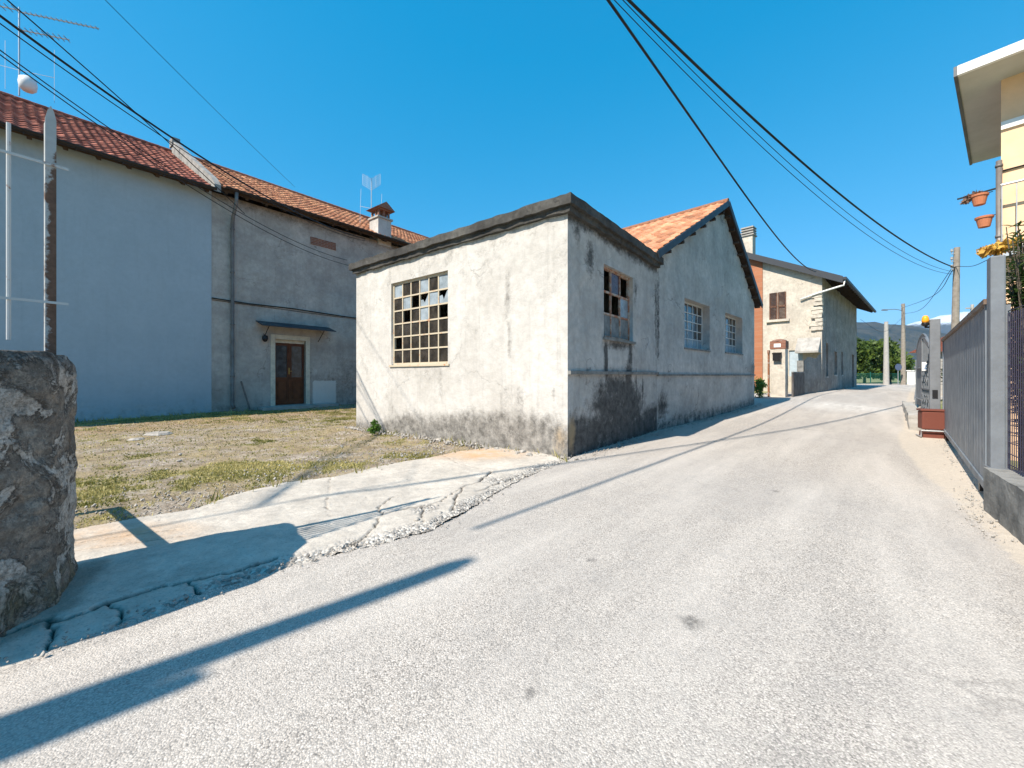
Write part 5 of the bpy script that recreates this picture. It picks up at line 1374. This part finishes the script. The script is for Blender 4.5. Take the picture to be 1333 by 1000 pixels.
def pot(x, y, z, label, plant, seed):
    L_ = Vector((7.65, 6.26, 0)) + Vector((.78, .63, 0)) * x + Vector((-.63, .78, 0)) * y
    p = empty('flower_pot', (L_.x, L_.y, z), ya + R(90), label, 'flower pot')
    m = MB(); m.lathe((0, 0, 0), [(.065, 0), (.09, .13), (.102, .135), (.105, .165), (.09, .165), (.085, .12)], 18); m.build('pot_body', MAT['terracotta'], p)
    m = MB(); m.tube([(-.02, 0, .16), (-.14, 0, .17)], .006, 6); m.build('hook', MAT['black'], p)
    if plant: leaves('withered_plant', [(0, 0, .18, .07), (.1, .0, .16, .07), (.15, 0, .1, .05)], simple('withered_stem', (.22, .13, .09), .9), p, 260, .03, (1, 1, .7), seed, asp=3, shell=.1)
    return p
pot(.0, .22, 3.99, 'upper terracotta flower pot with withered plant beside the yellow house corner', True, 3)
pot(.0, .17, 3.62, 'lower empty terracotta flower pot beside the yellow house corner', False, 4)

# ------------------------------------------------------------------ poles and cables
def pole(x, y, H, r, mat, label, cross=False, box=False, lamp=False, lean=(0, 0), ins=2):
    z0 = float(hgt(x, y)); p = empty('utility_pole', (x, y, z0), 0, label, 'utility pole')
    m = MB(); m.tube([(0, 0, -.2), (lean[0] * .5, lean[1] * .5, H / 2), (lean[0], lean[1], H)], r * 1.25, 12, r * .8); m.build('pole_shaft', MAT[mat], p)
    for k in range(ins):
        m = MB(); z = H - .25 - k * .3; m.tube([(lean[0] - .02, lean[1], z), (lean[0] - .2, lean[1], z), (lean[0] - .2, lean[1], z + .08)], .014, 6); m.lathe((lean[0] - .2, lean[1], z + .08), [(.03, 0), (.045, .03), (.03, .06), (.04, .09), (.015, .11)], 10); m.build('insulator', MAT['concpole'], p)
    if cross:
        m = MB(); m.b(-.5, .5, -.05, .05, H - .35, H - .25); m.b(-.32, .32, -.05, .05, H - .75, H - .66); m.build('crossarm', MAT[mat], p)
    if box: m = MB(); m.box((.10, -.10, 4.75), (.15, .15, 1.4), rz=R(-40), taper=.6); m.tube([(lean[0], lean[1], H), (lean[0], lean[1], H + .12)], .05, 8); m.build('shadow_bulge_box', MAT['pipe'], p)  # unseen box and top knob, added to give the pole's shadow its bulge
    if lamp: m = MB(); m.tube([(0, 0, H - .7), (-.8, 0, H - .55), (-1.7, 0, H - .6)], .03, 8); m.build('lamp_arm', MAT['pipe'], p); m = MB(); m.box((-1.85, 0, H - .63), (.5, .2, .1)); m.build('lamp_head', MAT['pipe'], p)
    return p
pole(-5.28, -1.56, 6.9, .095, 'concpole', 'utility pole out of view at left whose long shadow crosses the road', box=True, ins=0)
p2_ = pole(-8.1, -1.1, 6.3, .11, 'woodpole', 'second utility pole out of view at left holding the cable bundle to the old house')
MB().tube([(.1, 0, 5.8), (.1, 0, 9.6)], .014, 6).build('cable_mast', MAT['alu'], p2_)
pole(17.0, 15.4, 5.85, .11, 'woodpole', 'tall leaning wooden utility pole behind the sliding gate', lean=(.12, 0), ins=3)
pole(39.1, 40.0, 8.1, .17, 'woodpole', 'wooden pole with lamp arm beside the pale road cabinet', lamp=True)
pole(37.4, 40.0, 6.3, .2, 'concpole', 'plain concrete pole in front of the green fence', ins=0)
pole(36.8, 32.0, 6.6, .12, 'concpole', 'small far pole with crossarms just above the sliding gate', cross=True, ins=0)
A = Vector((-5.0, -1.35, 6.5)); D = Vector((17.05, 15.4, 5.45))
grpR = 'cables crossing the sky above the road'
def through(pts, r, label, group, n=60):
    """catenary like curve through given points (smooth interpolation)"""
    pts = [Vector(p) for p in pts]; P_ = [pts[0] * 2 - pts[1]] + pts + [pts[-1] * 2 - pts[-2]]; out = []
    for i in range(1, len(P_) - 2):
        for k in range(n // (len(pts) - 1)):
            t = k / (n // (len(pts) - 1)); p0, p1, p2, p3 = P_[i - 1:i + 3]
            out.append(.5 * ((2 * p1) + (p2 - p0) * t + (2 * p0 - 5 * p1 + 4 * p2 - p3) * t * t + (3 * p1 - p0 - 3 * p2 + p3) * t ** 3))
    out.append(pts[-1]); o = pts[0].copy()
    m = MB(); m.tube([p - o for p in out], r, 6)
    ob = m.build('overhead_cable', MAT['cable'], smooth=True); ob.location = o
    return tag(ob, label, 'cable', group)
def PX(px, py, Y): return Vector(((px - CX) / F * Y, Y, EYE + (HY - py) / F * Y))
def span(Axy, B, seen, r, label, lean=0.0):
    """a hanging cable from a post top above Axy to B; its end height and sag come from two or three sightings"""
    B = Vector(B); dx, dy = B.x - Axy[0], B.y - Axy[1]; rows = []; rhs = []
    for (px, py) in seen:
        q = (px - CX) / F; t = (q * Axy[1] - Axy[0]) / (dx - q * dy); Y = Axy[1] + dy * t
        rows.append((1 - t, -4 * t * (1 - t))); rhs.append(EYE + (HY - py) / F * Y - B.z * t)
    sol = np.linalg.lstsq(np.array(rows), np.array(rhs), rcond=None)[0]
    print('CABLE', label, round(float(sol[0]), 2), round(float(sol[1]), 2))
    return cable((Axy[0], Axy[1], float(sol[0])), B, float(sol[1]), r, label, None, 60)
span((-8.0, -1.1), D + Vector((0, 0, -.05)), [(850, 24), (1000, 182), (1155, 296)], .020, 'thick upper black cable of the three running to the wooden pole')
span((-7.95, -1.2), D + Vector((-.1, 0, -.2)), [(858, 40), (1000, 200), (1140, 300)], .006, 'thin middle cable of the three running to the wooden pole')
span((-7.95, -1.2), D + Vector((-.1, 0, -.3)), [(845, 40), (980, 190), (1120, 296)], .006, 'thin lowest cable of the three running to the wooden pole')
def sagline(pts, r, label):
    """a hanging cable straight in plan, its height a smooth curve through the given points"""
    P_ = np.array(pts, float); d = P_[-1, :2] - P_[0, :2]; t = (P_[:, :2] - P_[0, :2]) @ d / (d @ d)
    co = np.polyfit(t, P_[:, 2], 3); m = MB(); o = Vector(pts[0])
    m.tube([Vector((P_[0, 0] + d[0] * u, P_[0, 1] + d[1] * u, float(np.polyval(co, u)))) - o for u in np.linspace(0, 1, 61)], r, 6)
    ob = m.build('overhead_cable', MAT['cable'], smooth=True); ob.location = o
    return tag(ob, label, 'cable')
sagline([(-5.28, -1.0, 7.0), (1.59, 6.14, 6.87), (3.94, 8.60, 6.55), (8.5, 13.3, 6.25), (16.02, 21.1, 6.72)], .023, 'single thick cable slanting down to the farmhouse roof edge')
wl = lambda x, z, o=.1: LH + U * x + Vector((.784, -.621, 0)) * o + Vector((0, 0, z))
span((-8.0, -1.1), wl(2.8, 7.2, .5), [(0, 26), (90, 84), (190, 150), (290, 226)], .019, 'thickest left cable sagging to the old house eave under the orange tiles')
span((-8.0, -1.1), wl(2.8, 7.1, .5), [(0, 36), (90, 93), (190, 157), (290, 232)], .009, 'thin cable just below the thickest left cable')
span((-8.0, -1.1), wl(-1.7, 6.9, .3), [(20, 8), (90, 72), (190, 158)], .012, 'steeper left cable crossing the bundle and ending beside the downpipe top')
span((-8.0, -1.1), wl(2.2, 6.2, .1), [(0, 68), (145, 165), (285, 262)], .009, 'low left cable passing over the dark red roof')
span((-8.0, -1.1), wl(2.8, 6.0, .1), [(0, 74), (145, 171), (285, 268)], .009, 'lowest left cable passing over the dark red roof')
span((-8.0, -1.1), wl(2.2, 10.8, -4.9), [(137, 0), (255, 118)], .007, 'single thin cable descending alone to the orange ridge')
far_top = Vector((39.0, 40.0, 8.0))
through([D, PX(1215, 385, 24), far_top], .014, 'cable drooping from the wooden pole to the pole with lamp arm', None)
through([D + Vector((0, 0, .1)), PX(1200, 402, 26), far_top + Vector((0, 0, -.6))], .012, 'lower drooping cable between the wooden pole and the lamp arm pole', None)
through([D, PX(1268, 346, 14), PX(1300, 330, 11), Vector((7.7, 6.4, 3.2))], .010, 'short cable from the wooden pole to the yellow house', None)
through([far_top + Vector((0, 0, -1.0)), PX(1150, 432, 36), PX(1120, 416, 33)], .012, 'thin far cable from the lamp arm pole to the farmhouse end', None)

# ------------------------------------------------------------------ far end of the road
hz = [(34.2, 45, 5.2, 5.0, 0), (37.2, 47.5, 5.6, 5.2, 1), (40.6, 48, 5.3, 5.0, 0), (43.6, 49.5, 5.8, 5.2, 1), (47.5, 51, 5.6, 5.4, 0), (46.5, 58, 9.0, 4.2, 2), (51, 54, 6, 5.5, 1), (31.0, 44, 4.6, 4.2, 0)]
labs = ['broad green tree at the road end right behind the farmhouse corner', 'tree with lighter crown just left of the plain concrete pole', 'green tree between the two far poles', 'green tree rising behind the lamp arm pole', 'tree partly hidden behind the arched fence', 'tall dark conifer rising above the trees at the road end', 'tree furthest right behind the iron gate', 'low tree mostly hidden by the farmhouse end']
for i, (x, y, h, w_, kd) in enumerate(hz):
    tree('conifer' if kd == 2 else 'broadleaf_tree', x, y, h, w_, labs[i], 'tree', MAT['leaf_dark'] if kd == 2 else MAT['leaf'], 'trees at the end of the road', seed=i + 3, n=2300 if kd == 2 else 4200, leaf=.24, kind='cone' if kd == 2 else 'round')
gf = empty('green_mesh_fence', (33.5, 40.9, .33), math.atan2(.6, 7), 'green metal fence before the trees at the road end', 'fence')
m = MB(); x = 0
while x < 8.6: m.tube([(x, 0, 0), (x, 0, 1.15)], .012, 5); x += .12
m.tube([(0, 0, .1), (8.6, 0, .1)], .02, 5); m.tube([(0, 0, 1.1), (8.6, 0, 1.1)], .02, 5); m.build('mesh_panel', MAT['greenfence'], gf)
for k in range(6): MB().b(k * 1.7 - .03, k * 1.7 + .03, -.03, .03, 0, 1.3).build('fence_post', MAT['greenfence'], gf)
MB().b(0, 8.6, -.1, .1, -.1, .1).build('fence_base', MAT['conc'], gf)
cb = empty('road_cabinet', (39.9, 39.6, .33), R(10), 'white roadside cabinet beside the lamp arm pole', 'cabinet')
m = MB(); m.b(-.5, .5, -.4, .4, 0, 1.35); m.build('cabinet_body', MAT['white'], cb, bevel=.05); MB().b(-.55, .55, -.45, .45, 1.352, 1.45).build('cabinet_roof', MAT['white'], cb, bevel=.03)
rs_ = empty('road_sign', (38.0, 39.4, .33), 0, 'round road sign on a thin pole before the green fence', 'road sign')
MB().tube([(0, 0, 0), (0, 0, 1.9)], .03, 8).build('sign_pole', MAT['alu'], rs_)
m = MB(); m.tube([(0, -.03, 1.75), (0, -.06, 1.75)], .33, 24); m.build('sign_disc', simple('grey_sign_back', (.09, .12, .2), .5), rs_)
bush('round_garden_shrub', 17.5, 13.8, 1.7, 1.6, 'round yellow green shrub in the garden behind the gate', MAT['weed'], 1800, 9, .09)
gt = empty('garden_tree', (15.0, 13.2, .15), 0, 'small bare ornamental tree with twisting branches behind the iron gate', 'tree')
m = MB(); q = random.Random(9)
m.tube([(0, 0, 0), (.05, 0, .7), (0, .05, 1.3)], .05, 7, .03)
for k in range(26):
    a = q.uniform(0, 6.28); pts = [Vector((0, .03, q.uniform(.5, 1.3)))]
    for j in range(4): a += q.uniform(-.9, .9); pts.append(pts[-1] + Vector((math.cos(a) * .22, math.sin(a) * .22, q.uniform(.0, .25))))
    m.tube(pts, .018, 5, .005)
m.build('branches', MAT['bark'], gt)
leaves('foliage', [(0, 0, 1.5, .6), (.4, .2, 1.2, .4), (-.4, 0, 1.3, .45)], MAT['leaf_dark'], gt, 600, .07, (1, 1, 1), 2, shell=.2)
gh = empty('garden_hut', (22.3, 19.5, .3), R(20), 'low garden hut with red roof glimpsed behind the far gate post', 'hut')
MB().b(-1.5, 1.5, -1.2, 1.2, 0, 2.1).build('wall', MAT['conc'], gh)
m = MB(); m.add([(-1.8, -1.5, 2.1), (1.8, -1.5, 2.1), (1.8, 1.5, 2.1), (-1.8, 1.5, 2.1), (-1.8, 0, 2.9), (1.8, 0, 2.9)], [(0, 1, 5, 4), (2, 3, 4, 5), (1, 2, 5), (3, 0, 4), (3, 2, 1, 0)]); m.build('roof', MAT['tile_red'], gh)
lawn = MT('lawn'); lawn.col(lawn.mix(lawn.noise(6, 5), (.16, .26, .04), (.33, .40, .10))).bump(lawn.noise(60, 4), .8, .03)
grid_sheet('lawn', np.arange(9.0, 30, .5), np.arange(5, 24, .5), lambda X, Y: hgt(X, Y) + .0, lawn.m, keep=lambda X, Y: (X - Y) > np.where(Y > 12, 2.6, 1.2))

# ------------------------------------------------------------------ hills
def hill(name, Y0, depth, x0, x1, prof, mat, nx=220, ny=30, seed=0, ridg=.25):
    X, Yg = np.meshgrid(np.linspace(x0, x1, nx), np.linspace(0, 1, ny))
    H = np.interp(X, *prof)
    shape = np.sin(np.clip(Yg, 0, 1) * math.pi) ** .8
    nz = vfbm(X / Y0, Yg * .6, 14, seed, 5)
    Z = H * shape * (1 + nz * ridg * 2) - 5
    V = np.stack([X.ravel(), (Y0 + (Yg - .5) * depth).ravel(), Z.ravel()], 1); a = (np.arange(ny - 1)[:, None] * nx + np.arange(nx - 1)).ravel()
    o = mesh_np(name, V, np.stack([a, a + 1, a + nx + 1, a + nx], 1), mat, smooth=True); o['kind'] = 'structure'; return o
hm = MT('wooded_hill'); hm.col(hm.mix(hm.ramp(hm.noise(.012, 8, .75), [(.4, 0.), (.6, 1.)]), (.022, .036, .036), (.075, .075, .062))).bump(hm.noise(.05, 6, .7), .6, 20)
def H_at(px, py, Y): return ((px - CX) / F * Y, (HY - py) / F * Y)
Y1 = 1500
pr = [H_at(p, y, Y1) for p, y in ((-400, 440), (300, 430), (800, 428), (1000, 420), (1121, 421), (1153, 426), (1180, 441), (1230, 446), (1330, 440), (1700, 430))]
hill('hills', Y1, 1000, -3000, 3200, ([p[0] for p in pr], [p[1] for p in pr]), hm.m, seed=3, ridg=.12)
sm = MT('snowy_mountain'); z = sm.sep()[2]; mr = sm.n('ShaderNodeMapRange'); sm.l(z, mr.inputs[0]); mr.inputs[1].default_value = 0; mr.inputs[2].default_value = 1000
snow = sm.ramp(sm.math('ADD', mr.outputs[0], sm.math('MULTIPLY', sm.math('SUBTRACT', sm.noise(.006, 8, .7), .5), .22)), [(.42, 0.), (.46, 1.)])
sm.col(sm.mix(snow, sm.mix(sm.noise(.01, 6), (.04, .05, .045), (.10, .10, .08)), (.6, .65, .72))).bump(sm.noise(.02, 8, .7), .8, 30)
Y2 = 3500
pr = [H_at(p, y, Y2) for p, y in ((-400, 440), (600, 440), (1100, 432), (1170, 428), (1185, 421), (1200, 417), (1237, 415), (1262, 408), (1330, 402), (1700, 420))]
hill('mountains', Y2, 2200, -6000, 8000, ([p[0] for p in pr], [p[1] for p in pr]), sm.m, nx=500, seed=8, ridg=.14)

# ------------------------------------------------------------------ haze
hz_ = MB().b(-6200, 8200, -3100, 4700, -7, 600).build('haze', None)
hmz = bpy.data.materials.new('haze'); hmz.use_nodes = True; nt = hmz.node_tree; nt.nodes.clear()
pv = nt.nodes.new('ShaderNodeVolumePrincipled'); out = nt.nodes.new('ShaderNodeOutputMaterial'); pv.inputs['Density'].default_value = .00007
pv.inputs['Color'].default_value = (.30, .58, 1.0, 1); nt.links.new(pv.outputs[0], out.inputs['Volume'])
hz_.data.materials.append(hmz); hz_['kind'] = 'stuff'
